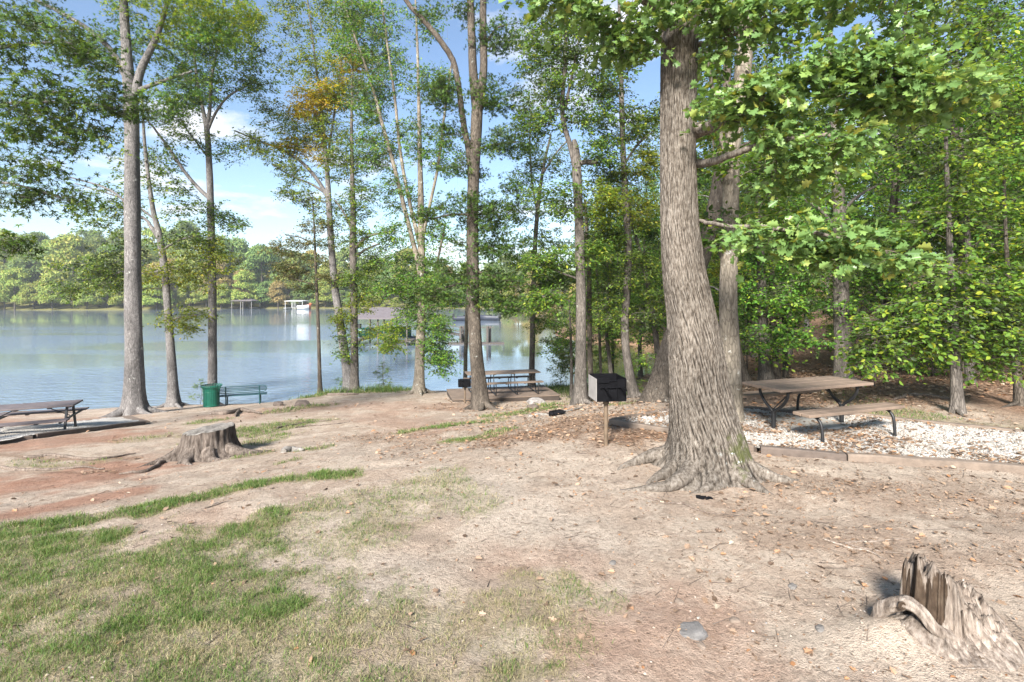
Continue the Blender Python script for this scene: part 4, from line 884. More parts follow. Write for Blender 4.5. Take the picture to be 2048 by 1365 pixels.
tree('lake_tree', 'wavy slim trunk standing right of the snapped trunk', 16,
     [(1270, 800, 27), (1262, 765, 23), (1252, 700, 20), (1250, 640, 19), (1255, 560, 19), (1256, 480, 18), (1251, 400, 16), (1246, 300, 14), (1243, 190, 12), (1240, 80, 9), (1236, -60, 6)],
     [[(1248, 330, 6), (1275, 290, 5), (1310, 260, 3)], [(1250, 420, 6), (1225, 390, 5), (1195, 370, 3)], [(1243, 200, 5), (1215, 160, 4), (1190, 130, 3)]],
     [(1280, 420, 45, 40, 10, 1), (1230, 350, 40, 40, 8), (1290, 330, 40, 40, 9, 1), (1215, 470, 40, 30, 8), (1280, 520, 45, 40, 10), (1250, 250, 55, 45, 10), (1215, 180, 45, 45, 7), (1290, 240, 40, 40, 7), (1220, 620, 35, 40, 8), (1300, 610, 35, 40, 7), (1250, 100, 60, 50, 8), (1230, 560, 40, 30, 7)],
     B_brown, [L_mid, L_yel], .09, 'simple', flare=.3, roots=3, seed=12, clump_scale=3.6, lpt=11, top=10)
tree('lake_tree', 'thin trunk rising from behind the right half of the deck', 21.5,
     [(1063, 782, 15), (1064, 720, 14), (1066, 640, 14), (1068, 560, 12), (1072, 460, 11), (1080, 380, 9), (1090, 320, 7), (1102, 270, 5)],
     [[(1075, 430, 5), (1065, 370, 4), (1060, 300, 4), (1062, 220, 3)], [(1084, 350, 5), (1110, 310, 4), (1135, 280, 3)]],
     [(1060, 330, 45, 45, 9), (1040, 420, 50, 40, 10), (1090, 480, 45, 35, 9), (1060, 250, 50, 50, 9), (1120, 690, 30, 35, 9), (1090, 640, 40, 30, 9), (1110, 320, 40, 40, 6), (1080, 160, 60, 50, 8), (1050, 530, 40, 25, 7), (1130, 730, 30, 20, 6), (1065, 90, 50, 40, 7)],
     B_brown, [L_mid, L_dark], .09, 'simple', flare=.3, roots=2, seed=13, clump_scale=3.8, lpt=11, top=8)
tree('lake_tree', 'slender pole like tree leaning left between wavy trunk and big oak', 17.5,
     [(1320, 790, 17), (1316, 720, 15), (1308, 640, 14), (1296, 570, 12), (1284, 520, 11), (1270, 470, 9), (1258, 400, 6)], [],
     [(1270, 450, 35, 35, 7), (1250, 390, 35, 35, 6), (1300, 660, 30, 30, 6), (1290, 720, 24, 20, 4)],
     B_brown, [L_mid, L_yel], .09, flare=.2, roots=2, seed=14, lpt=8, top=8)
tree('lake_tree', 'dark trunk half hidden behind the snapped trunk', 17.2,
     [(1186, 795, 16), (1181, 740, 14), (1179, 660, 13), (1178, 560, 12), (1174, 480, 10), (1170, 400, 7)], [],
     [(1190, 440, 45, 40, 9), (1200, 540, 45, 30, 9), (1170, 350, 40, 40, 7), (1195, 660, 35, 35, 8)],
     B_dark, [L_mid, L_yel], .09, flare=.3, roots=2, seed=15, lpt=8, top=8)
for k, (lab, pp, bl) in enumerate([
    ('thinnest dark pole between the snapped and the wavy trunks', [(1203, 778, 8), (1200, 700, 7), (1197, 600, 6), (1190, 480, 4)], [(1190, 480, 35, 35, 6), (1205, 590, 30, 25, 5)]),
    ('crooked thin trunk just left of the wavy trunk foot', [(1224, 775, 11), (1219, 720, 10), (1213, 660, 9), (1218, 580, 7), (1212, 500, 5)], [(1212, 500, 35, 40, 7), (1215, 640, 25, 20, 4)]),
    ('thin sapling stem at the right end of the deck', [(1143, 793, 9), (1143, 740, 8), (1141, 660, 6), (1138, 600, 4)], [(1140, 650, 40, 30, 9), (1110, 690, 35, 25, 8), (1150, 610, 30, 25, 5), (1160, 690, 25, 18, 4)]),
    ('pale thin trunk behind the small grill and deck', [(930, 772, 11), (931, 720, 10), (933, 650, 10), (935, 590, 9), (936, 500, 6)], [(930, 480, 35, 30, 6), (915, 560, 30, 20, 5)])]):
    tree('slim_tree', lab, [18.5, 18, 19.5, 24.5][k], pp, [], bl, B_pale if k == 3 else B_brown, [L_mid, L_yel], .085, flare=.2, roots=1, seed=20+k, top=5, lpt=8, twl=.42, sides=9)
# beside and behind the oak
tree('pale_tree', 'smooth pale slender trunk close behind the right side of the big oak', 8.7,
     [(1463, 838, 42), (1462, 780, 40), (1460, 700, 38), (1456, 600, 35), (1459, 500, 33), (1462, 400, 32), (1464, 310, 31), (1472, 240, 30), (1484, 160, 32), (1489, 90, 30), (1490, 20, 28), (1490, -80, 22)],
     [[(1462, 330, 10), (1448, 300, 9), (1438, 250, 8), (1425, 180, 7), (1415, 100, 5)], [(1488, 110, 9), (1520, 70, 7), (1560, 40, 5), (1620, 10, 4)]],
     [(1440, 330, 30, 40, 5), (1430, 230, 35, 50, 6), (1540, 330, 60, 40, 8), (1600, 60, 70, 40, 8), (1430, 450, 30, 40, 4), (1560, 400, 50, 40, 6), (1430, 130, 40, 40, 6), (1660, 350, 60, 40, 8)],
     B_pale, [L_mid, L_yel], .11, 'oval', flare=.12, roots=0, wid=1., seed=30, lpt=6, tw=5, twl=.36, top=14, sides=18)
tree('leaning_tree', 'dark trunk leaning right, passing behind the big oak', 12.8,
     [(1310, 806, 46), (1322, 760, 40), (1338, 700, 38), (1362, 630, 35), (1390, 555, 33), (1409, 500, 32), (1424, 440, 30), (1437, 370, 28), (1446, 300, 24), (1452, 200, 18), (1455, 80, 12)],
     [[(1440, 340, 8), (1470, 300, 6), (1510, 280, 4)]],
     [(1420, 620, 35, 40, 7), (1400, 440, 30, 40, 6), (1440, 540, 25, 30, 5, 1), (1500, 400, 50, 50, 10), (1420, 260, 40, 40, 7, 1), (1540, 260, 50, 50, 8)],
     B_dark, [L_mid, L_yel], .10, 'oval', flare=.4, roots=3, wid=1., seed=31, lpt=6, twl=.45)
tree('woods_tree', 'dark mottled trunk standing behind the brown picnic table', 13.5,
     [(1688, 775, 34), (1686, 730, 31), (1684, 650, 30), (1681, 560, 28), (1679, 450, 25), (1675, 340, 21), (1668, 220, 16), (1660, 80, 11), (1655, -60, 7)],
     [[(1680, 480, 9), (1650, 430, 7), (1610, 400, 4)], [(1678, 430, 8), (1720, 390, 6), (1780, 360, 4)]],
     [(1620, 540, 60, 40, 14), (1580, 600, 50, 35, 12), (1730, 560, 60, 40, 14), (1680, 430, 80, 50, 18), (1600, 470, 50, 40, 9), (1760, 470, 60, 50, 14), (1690, 620, 40, 30, 7), (1650, 300, 90, 60, 18), (1760, 320, 70, 60, 14), (1545, 680, 30, 40, 8), (1640, 680, 35, 25, 5)],
     B_brown, [L_wood, L_yel], .095, 'oval', flare=.3, roots=3, wid=.95, seed=32, lpt=7)
for k, (lab, Y, pp, lb, bl, bk) in enumerate([
    ('stubby dark trunk over the left end of the brown picnic table', 14.6, [(1533, 768, 27), (1530, 720, 23), (1526, 640, 20), (1522, 540, 17), (1518, 420, 12), (1514, 300, 8)], [], [(1520, 600, 45, 45, 12), (1560, 690, 35, 35, 9), (1510, 480, 50, 50, 12), (1500, 680, 25, 30, 6), (1530, 340, 60, 60, 14)], B_brown),
    ('middle one of three dark trunks behind the picnic table', 15.4, [(1554, 766, 16), (1551, 720, 14), (1546, 640, 13), (1543, 520, 10), (1540, 380, 7)], [], [(1560, 560, 45, 45, 12), (1575, 650, 35, 35, 8), (1550, 420, 50, 60, 12)], B_dark),
    ('thinnest of three dark trunks behind the picnic table', 15.8, [(1572, 762, 11), (1571, 720, 10), (1568, 640, 9), (1565, 540, 7), (1560, 430, 5)], [], [(1600, 600, 40, 40, 9), (1590, 500, 45, 50, 11)], B_dark),
    ('dark trunk leaning right on the sunlit leafy slope', 15.0, [(1738, 775, 18), (1748, 690, 19), (1760, 650, 17), (1778, 600, 15), (1800, 550, 12), (1830, 490, 9), (1860, 440, 6)], [[(1800, 550, 6), (1812, 500, 5), (1815, 450, 4)]], [(1830, 480, 60, 50, 14), (1880, 430, 60, 50, 14), (1780, 560, 35, 30, 6)], B_dark),
    ('slim trunk with low bright green boughs on the right bank', 9.6, [(1912, 833, 24), (1913, 800, 21), (1911, 730, 19), (1908, 650, 17), (1902, 560, 14), (1898, 450, 11), (1893, 330, 8), (1890, 200, 6)], [[(1910, 700, 7), (1870, 670, 5), (1800, 670, 4), (1740, 690, 2.5)], [(1908, 680, 7), (1960, 650, 5), (2030, 640, 3)]], [(1860, 620, 70, 35, 16), (1790, 660, 55, 30, 12), (1760, 710, 40, 30, 10), (1960, 650, 70, 40, 16), (1880, 690, 60, 25, 10), (1980, 720, 60, 30, 10), (2030, 600, 50, 40, 9), (1900, 540, 80, 50, 14), (1895, 420, 80, 60, 14), (1890, 300, 90, 70, 16), (1890, 170, 90, 70, 14), (1880, 50, 100, 60, 14), (2010, 690, 50, 30, 9), (1940, 590, 60, 40, 12)], B_brown),
    ('thin dark trunk at the right edge of the photo', 10.2, [(2040, 800, 17), (2033, 740, 14), (2026, 680, 12), (2020, 600, 10), (2012, 480, 7), (2008, 350, 5)], [], [(2020, 560, 60, 50, 14), (2030, 450, 70, 60, 14), (2010, 330, 80, 70, 14), (2000, 200, 80, 70, 12), (2010, 80, 80, 60, 12), (2000, 640, 40, 30, 7)], B_dark),
    ('thick shaded trunk behind the slim trunk on the right bank', 15.5, [(1925, 752, 30), (1923, 690, 27), (1920, 600, 25), (1917, 480, 21), (1912, 340, 16), (1905, 180, 10)], [], [(1930, 500, 80, 60, 20), (1880, 380, 80, 70, 18), (1980, 330, 80, 80, 18), (1940, 200, 90, 80, 18)], B_dark),
    ('dark leaning stump like trunk between pale trunk and picnic table', 14.2, [(1496, 778, 20), (1488, 750, 17), (1478, 710, 15), (1466, 640, 13), (1450, 560, 11), (1440, 480, 9)], [], [(1480, 600, 35, 40, 8), (1500, 540, 40, 40, 9)], B_dark)]):
    tree('woods_tree', lab, Y, pp, lb, bl, bk, [L_wood, L_yel], .095, 'oval', flare=.35, roots=2, wid=.95, seed=40+k, lpt=7, top=10, sides=11)

# big leafed tree whose trunk stands outside the left edge: only its boughs hang into the photo
tree('sweetgum_tree', 'sweetgum boughs of star shaped leaves hanging in from the left edge', 9.5,
     [(-330, 900, 70), (-330, 700, 60), (-325, 450, 54), (-320, 200, 46), (-315, -50, 38), (-310, -300, 26)],
     [[(-322, 380, 20), (-230, 300, 16), (-120, 240, 12), (0, 210, 8), (120, 205, 6), (230, 215, 4)], [(-320, 300, 20), (-220, 180, 16), (-100, 120, 12), (40, 90, 7), (150, 85, 4)], [(-324, 470, 16), (-220, 420, 12), (-110, 380, 9), (0, 365, 6), (120, 395, 4)], [(-324, 520, 10), (-200, 500, 7), (-90, 490, 5), (20, 488, 3)]],
     [(40, 110, 80, 40, 15), (150, 95, 80, 40, 16), (70, 190, 90, 40, 18), (180, 180, 60, 38, 14), (230, 215, 40, 20, 9), (40, 265, 80, 40, 15), (150, 270, 70, 36, 13), (60, 340, 80, 32, 13), (60, 385, 80, 20, 9), (140, 400, 30, 10, 5), (25, 485, 34, 12, 7), (100, 230, 90, 60, 12), (-60, 150, 90, 90, 12), (-60, 330, 90, 80, 12), (190, 120, 40, 30, 6), (15, 400, 30, 16, 4), (10, 40, 40, 20, 4)],
     B_grey, [L_dark, L_mid], .125, 'star', flare=.3, roots=3, seed=50, clump_scale=1.15, lpt=6, tw=5, twl=.4, top=16, droop=.3)
# ------------------------------------------------------------------ the big oak in the foreground
YO = 6.45
ob = np.array([(1412-1024)/1024*YO, YO, 0.]); ob[2] = gz(ob[0], ob[1])
oak = thing('oak_tree', ob, 'huge oak with furrowed grey bark, spreading roots and mossy foot', 'tree')
op, orad = px_path([(1414, 925, 150), (1412, 880, 142), (1405, 830, 130), (1398, 770, 118), (1391, 700, 110), (1380, 620, 100), (1367, 540, 92), (1360, 460, 84), (1357, 380, 80), (1356, 300, 78), (1357, 200, 78), (1359, 100, 80), (1360, 20, 80), (1360, -90, 74), (1362, -250, 60), (1365, -500, 40)], YO, 14)
op = np.vstack([[op[0, 0], op[0, 1], ob[2]-.3], [op[0, 0], op[0, 1], ob[2]-.1], op[1:]]); orad = np.concatenate([[orad[0]*1.02], orad])
ss = np.concatenate([[0], np.cumsum(np.linalg.norm(np.diff(op, axis=0), axis=1))]); u = np.concatenate([np.arange(0, 5.4, .017), np.arange(5.4, ss[-1], .1)])
op = np.stack([np.interp(u, ss, op[:, k]) for k in range(3)], -1); orad = np.interp(u, ss, orad)
ROOTS = [(205, .62, .11), (232, .95, .13), (258, .45, .10), (290, .55, .12), (322, .62, .12), (350, .35, .09), (160, .7, .12), (95, .5, .12), (45, .5, .1)]
def oak_rad(th, p, A, B):
    h = np.maximum(p[:, 2]-ob[2], 0)[:, None]
    D = np.cos(th)[None, :, None]*A[:, None]+np.sin(th)[None, :, None]*B[:, None]; az = np.arctan2(D[..., 1], D[..., 0])
    f = np.zeros_like(az)
    for a, L, w in ROOTS:
        d = np.angle(np.exp(1j*(az-math.radians(a)))); f += np.exp(-(d/.26)**2)*np.exp(-h/.17)*L*.75
    f = 1+f+.10*np.exp(-h/.3)
    arc = az*orad[:, None]*3.2; z = p[:, 2:3]+0*az
    r1 = 1-np.abs(2*fbm(arc*11+.6*fbm(arc*3, z*4, 61, 2), z*3.8, 62, 3)-1)          # furrows running up the bark
    r2 = fbm(arc*40, z*14, 63, 2)
    return f*(1+.055*(r1-.75)*1.6+.02*(r2-.5)+.05*(fbm(az*1.3+9, z*1.1, 64, 2)-.5))
m = MB(); orad = orad*np.interp(op[:, 2]-ob[2], [0, 1.2, 2.2, 3.2], [.96, .95, .90, .88]); m.tube(op, orad, 280, True, oak_rad)
for a, L, w in ROOTS:
    a_ = math.radians(a); q = []; L = L*1.15; bend = .5*math.sin(a*1.7)
    for j in range(16):
        s = j/15; d = .40+L*s; x = ob[0]+math.cos(a_+bend*s*s)*d; y = ob[1]+math.sin(a_+bend*s*s)*d
        q.append((x, y, gz(x, y)+w*1.25*(1-s)**1.5+.012-.06*s*s))
    q = np.array(q); rr = w*(1-.82*np.linspace(0, 1, 16)**.8)
    m.tube(q, rr, 20, True, lambda th, p, A, B: 1+.16*(fbm(th[None]*2.2+a, np.linspace(0, 9, len(p))[:, None]+0*th[None], 66, 3)-.5)*2)
for lb in [[(1385, 265, 34, .0), (1430, 250, 24, -.35), (1480, 236, 17, -.7), (1540, 192, 14, -1.0), (1650, 150, 10, -1.2), (1780, 160, 7, -1.3), (1900, 185, 4, -1.35)],
           [(1385, 330, 20, .1), (1440, 320, 14, -.5), (1520, 290, 11, -.9), (1640, 270, 7, -1.1), (1720, 300, 4, -1.2)],
           [(1390, 440, 8, .1), (1450, 452, 7, -.7), (1540, 455, 8, -1.1), (1650, 470, 6, -1.3), (1760, 500, 3, -1.3)],
           [(1340, 40, 40, 0), (1260, -30, 28, -.4), (1150, -50, 18, -.7), (1080, -30, 8, -.8)], [(1350, -60, 40, 0), (1480, -90, 28, -.6), (1650, -60, 18, -1), (1800, -20, 10, -1.2)],
           [(1340, 100, 14, 0), (1290, 60, 10, -.3), (1230, 50, 6, -.5)], [(1390, 90, 12, 0), (1430, 86, 8, -.3), (1470, 70, 6, -.5), (1540, 30, 4, -.7)], [(1360, -250, 50, 0), (1450, -420, 30, .5), (1560, -600, 14, .9)], [(1360, -200, 50, 0), (1230, -400, 30, .6), (1100, -600, 14, 1)]]:
    p_, r_ = px_path(lb, YO, 7); p_ = p_+rng.normal(0, .006, p_.shape); m.tube(p_, r_, 10, True)
def moss_bark():
    mm, nt, _, lk = newmat('bark_oak_mossy'); v = objco(nt, (1, 1, .38))
    n1 = noise(nt, v, 34, 7, .7); n0 = noise(nt, objco(nt, (1, 1, .5)), 2.2, 4)
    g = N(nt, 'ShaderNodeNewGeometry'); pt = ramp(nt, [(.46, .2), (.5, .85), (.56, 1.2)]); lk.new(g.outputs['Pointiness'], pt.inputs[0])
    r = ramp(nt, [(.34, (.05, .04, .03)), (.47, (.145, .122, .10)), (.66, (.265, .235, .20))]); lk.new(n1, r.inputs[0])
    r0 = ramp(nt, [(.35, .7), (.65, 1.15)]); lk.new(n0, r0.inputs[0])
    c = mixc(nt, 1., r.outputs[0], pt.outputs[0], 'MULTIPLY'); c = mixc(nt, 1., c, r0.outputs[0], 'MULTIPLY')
    # lichen spots and moss that grow on the right side of the foot
    at = N(nt, 'ShaderNodeAttribute', attribute_name='moss'); nm = noise(nt, objco(nt), 9, 6, .7)
    a = N(nt, 'ShaderNodeMath', operation='MULTIPLY_ADD', inp={1: 2.4, 2: -1.2}); lk.new(nm, a.inputs[0])
    b = N(nt, 'ShaderNodeMath', operation='ADD'); lk.new(a.outputs[0], b.inputs[0]); lk.new(at.outputs['Fac'], b.inputs[1])
    mr = ramp(nt, [(.55, 0), (1., .85)]); lk.new(b.outputs[0], mr.inputs[0])
    c = mixc(nt, mr.outputs[0], c, (.075, .085, .028))
    l = noise(nt, objco(nt), 14, 4, .6); lr = ramp(nt, [(.66, 0), (.70, 1)]); lk.new(l, lr.inputs[0])
    lm_ = N(nt, 'ShaderNodeMath', operation='MULTIPLY'); lk.new(lr.outputs[0], lm_.inputs[0]); lk.new(at.outputs['Fac'], lm_.inputs[1])
    c = mixc(nt, lm_.outputs[0], c, (.52, .56, .54))
    finish(nt, c, .92, n1, .9, .03, .1); return mm
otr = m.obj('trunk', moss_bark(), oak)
nv = len(otr.data.vertices); co = np.zeros(nv*3, np.float32); otr.data.vertices.foreach_get('co', co); co = co.reshape(-1, 3)
moss = np.exp(-((co[:, 0]-.28)/.26)**2-((co[:, 2]-.36)/.3)**2)*(co[:, 1] < .15)
at = otr.data.attributes.new('moss', 'FLOAT', 'POINT'); at.data.foreach_set('value', moss.astype(np.float32))
# leaves
OB = [(1480, 205, 70, 30, 10, -.8), (1600, 140, 90, 38, 17, -1.2), (1700, 125, 90, 36, 17, -1.25), (1810, 160, 90, 40, 17, -1.3), (1900, 185, 50, 26, 9, -1.35), (1700, 195, 110, 30, 14, -1.2), (1450, 240, 45, 18, 4, -.7), (1560, 200, 60, 30, 8, -1), (1840, 215, 70, 24, 8, -1.3), (1420, 225, 30, 16, 4, -.55),
      (1590, 280, 90, 35, 11, -1.0), (1690, 300, 70, 40, 9, -1.1), (1600, 350, 90, 35, 9, -.9),
      (1540, 462, 55, 22, 9, -1.1), (1630, 470, 60, 28, 11, -1.2), (1710, 500, 50, 24, 9, -1.3), (1775, 520, 36, 14, 5, -1.3), (1600, 510, 50, 16, 4, -1.1), (1560, 500, 40, 12, 3, -1.1),
      (1120, 5, 60, 30, 9, -.7), (1190, 20, 60, 40, 12, -.7), (1270, 40, 60, 50, 14, -.5), (1350, 8, 70, 22, 9, -.5), (1240, 110, 40, 40, 7, -.4), (1290, 120, 30, 30, 4, -.3), (1430, 20, 70, 30, 10, -.6), (1540, 10, 80, 30, 11, -.8), (1660, 5, 80, 30, 10, -1), (1780, 10, 80, 36, 10, -1.2), (1440, 80, 40, 24, 5, -.4), (1420, 120, 26, 30, 4, -.3), (1530, 60, 50, 24, 5, -.6),
      (1100, -60, 120, 50, 12, -.6), (1500, -80, 200, 50, 16, -.8), (1300, -150, 220, 80, 16, 0), (1450, -350, 250, 140, 20, .6), (1200, -400, 250, 140, 20, .6), (1750, -60, 100, 40, 8, -1.2)]
C = []
for bx, by, rx, ry, n, dy in OB:
    n = max(2, int(n*.85))
    c = W(bx, by, YO+dy); q = unit(rng.normal(0, 1, (n, 3)))*rng.uniform(0, 1, (n, 1))**.45; C.append(c+q*np.array([rx/1024*YO, .32, ry/1024*YO]))
C = np.vstack(C); cr = MB(); br = BarkMB(cr, 1); SKm = np.vstack([px_path(lb, YO, 9)[0] for lb in [
    [(1385, 265, 34, .0), (1430, 250, 24, -.35), (1480, 236, 17, -.7), (1540, 192, 14, -1.0), (1650, 150, 10, -1.2), (1780, 160, 7, -1.3), (1900, 185, 4, -1.35)], [(1385, 330, 20, .1), (1440, 320, 14, -.5), (1520, 290, 11, -.9), (1640, 270, 7, -1.1), (1720, 300, 4, -1.2)],
    [(1390, 440, 8, .1), (1450, 452, 7, -.7), (1540, 455, 8, -1.1), (1650, 470, 6, -1.3), (1760, 500, 3, -1.3)], [(1340, 40, 40, 0), (1260, -30, 28, -.4), (1150, -50, 18, -.7), (1080, -30, 8, -.8)], [(1350, -60, 40, 0), (1480, -90, 28, -.6), (1650, -60, 18, -1), (1800, -20, 10, -1.2)],
    [(1340, 100, 14, 0), (1290, 60, 10, -.3), (1230, 50, 6, -.5)], [(1390, 90, 12, 0), (1430, 86, 8, -.3), (1470, 70, 6, -.5), (1540, 30, 4, -.7)], [(1360, -250, 50, 0), (1450, -420, 30, .5), (1560, -600, 14, .9)], [(1360, -200, 50, 0), (1230, -400, 30, .6), (1100, -600, 14, 1)]]])
for c in C:
    d = np.linalg.norm(SKm-c, axis=1); k = int(np.argmin(d)); a = SKm[k]; md = (a+c)/2+np.array([0, 0, .08*d[k]])+rng.normal(0, .05*d[k], 3)
    q = catmull([a, md, c], 4); br.tube(q, np.linspace(min(.012, .004+.01*d[k]), .003, len(q)), 5, False)
out = C-ob; out[:, 2] = 0; out = unit(out)
sprays(cr, br, C, out, 5, .25, 8, .104, 'oak', 0, .25, .35, .75, .003)
cr.obj('crown', [L_oak, B_oak], oak, smooth_=True)

# ------------------------------------------------------------------ stumps
def wood(name, c1, c2, c3, sc=30, st=.12):
    mm, nt, _, lk = newmat(name); n1 = noise(nt, objco(nt, (1, 1, st)), sc, 7, .7); n2 = noise(nt, objco(nt), 3, 4)
    r = ramp(nt, [(.3, c1), (.48, c2), (.7, c3)]); lk.new(n1, r.inputs[0]); r2 = ramp(nt, [(.35, .65), (.65, 1.1)]); lk.new(n2, r2.inputs[0])
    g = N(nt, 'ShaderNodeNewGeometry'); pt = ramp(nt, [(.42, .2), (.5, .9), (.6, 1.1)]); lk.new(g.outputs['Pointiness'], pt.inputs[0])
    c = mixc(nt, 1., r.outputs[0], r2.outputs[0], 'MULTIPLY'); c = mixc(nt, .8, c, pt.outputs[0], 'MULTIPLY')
    finish(nt, c, .95, n1, .8, .02, .1); return mm
W_grey = wood('wood_grey', (.028, .022, .018), (.115, .092, .076), (.235, .20, .172))
W_cut = wood('wood_cut', (.09, .08, .07), (.24, .22, .195), (.36, .33, .30), 12, 1)
W_rot = wood('wood_rotten', (.05, .036, .028), (.235, .19, .155), (.44, .38, .325), 34, .2)
W_root0 = wood('wood_dark', (.03, .025, .022), (.09, .075, .065), (.18, .15, .13))
W_rotd = wood('wood_rotten_inside', (.022, .016, .012), (.075, .052, .036), (.14, .105, .075), 20, .3)
cb = W(402, 925, 9.15); cb = np.array([cb[0], cb[1]+.25, 0]); cb[2] = gz(cb[0], cb[1])
t = thing('tree_stump', cb, 'broad grey sawn stump with ribbed flaring sides in the red dirt', 'stump')
m = MB(); zz = np.concatenate([[-.15], np.linspace(0, .50, 26)]); th_roots = [(-155, .45), (-110, .34), (-70, .25), (-25, .75), (30, .4), (80, .4), (130, .5), (180, .5)]
def st_rad(th, p, A, B):
    D = np.cos(th)[None, :, None]*A[:, None]+np.sin(th)[None, :, None]*B[:, None]; az = np.arctan2(D[..., 1], D[..., 0]); h = np.maximum(p[:, 2]-cb[2], 0)[:, None]
    f = np.zeros_like(az)
    for a, L in th_roots:
        d = np.angle(np.exp(1j*(az-math.radians(a)))); f += L*np.exp(-(d/.2)**2)*np.exp(-h/.16)
    r1 = 1-np.abs(2*fbm(az*6+3, h*1.5+0*az, 81, 3)-1)
    return (1+.36*np.exp(-h/.24)+f)*(1+.17*(r1-.7)+.07*np.sin(az*7+1)*np.exp(-h/.5))
V = m.tube(np.stack([np.full(27, cb[0]), np.full(27, cb[1]), cb[2]+zz], -1), np.full(27, .385), 110, False, st_rad)
V2 = V[-1]
# tilt the sawn top a little
TB = V.copy(); tl = np.clip((TB[..., 2]-cb[2])/.6, 0, 1)**2; TB[..., 2] += tl*((TB[..., 0]-cb[0])*.16+(vnoise(TB[..., 0]*9, TB[..., 1]*9, 5)-.5)*.05); m.V[-1] = TB.reshape(-1, 3)
for a_, L_ in ((-18, .75), (-160, .7), (-100, .4), (-60, .35)):
    q = [];
    for j_ in range(9):
        s_2 = j_/8; d_ = .40+L_*s_2; x_ = cb[0]+math.cos(math.radians(a_+25*s_2*s_2))*d_; y_ = cb[1]+math.sin(math.radians(a_+25*s_2*s_2))*d_; q.append((x_, y_, gz(x_, y_)+.15*(1-s_2)**2-.02*s_2))
    m.tube(np.array(q), np.linspace(.13, .02, 9), 12, True, lambda th_, p, A, B: 1+.3*(fbm(th_[None]*2.5, np.linspace(0, 6, len(p))[:, None]+0*th_[None], 83, 3)-.5)*2)
m.obj('trunk', W_grey, t)
m = MB(); top = TB[-1]; cen = top.mean(0); rings = [top+np.array([0, 0, .004])]
for s in (.97, .9, .7, .45, .2): rings.append(cen+(top-cen)*s+np.array([0, 0, .012])+np.stack([0*top[:, 0], 0*top[:, 0], -(fbm(top[:, 0]*9*s, top[:, 1]*9*s, 6, 3)-.35)*.05*(s < .95)], -1))
R = np.array(rings); k = R.shape[1]; i = np.arange(len(rings)-1)[:, None]*k; j = np.arange(k)[None]; j2 = (j+1) % k
m.add(R, np.stack([i+j, i+j2, i+k+j2, i+k+j], -1).reshape(-1, 4)); m.add(R[-1], [list(range(k))]); m.obj('sawn_top', W_cut, t)

# hollow rotten stump, bottom right
sb = np.array([(1900-1024)/1024*3.16, 3.16, 0]); sb[2] = gz(sb[0], sb[1])
t = thing('tree_stump', sb, 'splintered hollow rotten stump with pale wood at the bottom right', 'stump')
na, nr = 260, 90; th = np.linspace(0, 2*PI, na, endpoint=False); rr_ = np.concatenate([np.linspace(.004, .13, 30), np.linspace(.134, .25, 40), np.linspace(.26, .46, 20)]); TH, RR = np.meshgrid(th, rr_)
lx, ly = np.cos(TH)*RR, np.sin(TH)*RR
r1 = .155+.028*np.cos(2*TH+.5)+.05*(fbm(np.cos(TH)*1.7+5, np.sin(TH)*1.7, 91, 3)-.5)*2+.030*(fbm(TH*8, RR*0+2, 94, 3)-.5)*2
hp = .345-.14*smooth(-.02, .15, lx)-.13*smooth(.02, -.14, ly)*smooth(-.12, .0, lx)+.10*(fbm(lx*16+3, ly*16, 95, 4)-.5)*2+.06*(fbm(lx*50, ly*22, 96, 3)-.5)*2
hp = hp-.14*np.exp(-((lx-.0)/.05)**2-((ly-.03)/.05)**2)
fl = 1-np.abs(2*fbm(TH*6.5, RR*2+1, 92, 3)-1); legs = np.maximum(0, np.cos(3.0*TH+1.3))+.8*np.maximum(0, np.cos(TH+.5))
wall = 1-smooth(0., .055, RR-r1*(1+.25*(fl-.7)))
d_ = np.maximum(RR-r1, 0); sk_ = .17*np.exp(-d_/(.055+.06*legs))*(.45+.55*fl)*(.5+.6*legs)
zz_ = np.maximum(hp*wall, np.minimum(sk_, hp))*(1-smooth(.29, .40, RR))+.035*(fbm(TH*14, RR*14, 98, 3)-.5)*(RR > .05)
PX = sb[0]-.02+lx+.03*np.cos(TH)*0; PY = sb[1]+ly; PZ = ground_h(PX, PY)+zz_-.05*smooth(.28, .44, RR)
V = np.stack([PX, PY, PZ], -1); m = MB(); i = np.arange(nr-1)[:, None]*na; j = np.arange(na)[None]; j2 = (j+1) % na
az_ = np.angle(np.exp(1j*(TH-math.radians(195)))); dk = ((np.abs(az_)+.6*(fbm(TH*5, RR*30, 99, 3)-.5) < .62) & (wall < .97) & (RR < .235)) | (np.hypot(lx, ly-.03) < .035)
m.add(V, np.stack([i+j, i+j2, i+na+j2, i+na+j], -1).reshape(-1, 4), dk[:-1].astype(int).ravel()); m.add(V[0], [list(range(na))]); m.obj('trunk', [W_rot, W_rotd], t, True)
# arched root with a knot hole on its left
m = MB(); q = catmull([W(1895, 1275, 3.02), W(1868, 1258, 3.0), W(1842, 1226, 3.03), W(1806, 1206, 3.10), W(1772, 1214, 3.18), W(1752, 1238, 3.25), W(1736, 1262, 3.36)], 7)
for k_ in range(len(q)): q[k_, 2] = max(q[k_, 2], gz(q[k_, 0], q[k_, 1])-.04)
m.tube(q, np.interp(np.linspace(0, 1, len(q)), [0, .3, .5, .7, 1], [.042, .032, .042, .036, .022]), 26, True, lambda th_, p, A, B: 1+.9*(fbm(th_[None]*2.5, np.linspace(0, 7, len(p))[:, None]+0*th_[None], 98, 3)-.5))
m.obj('root', W_rot, t)
m = MB(); c = W(1804, 1212, 3.062); a = np.linspace(0, 2*PI, 19); m.tube(np.stack([c[0]+.018*np.cos(a), np.full(19, c[1]), c[2]+.021*np.sin(a)], -1), .006, 8, False)
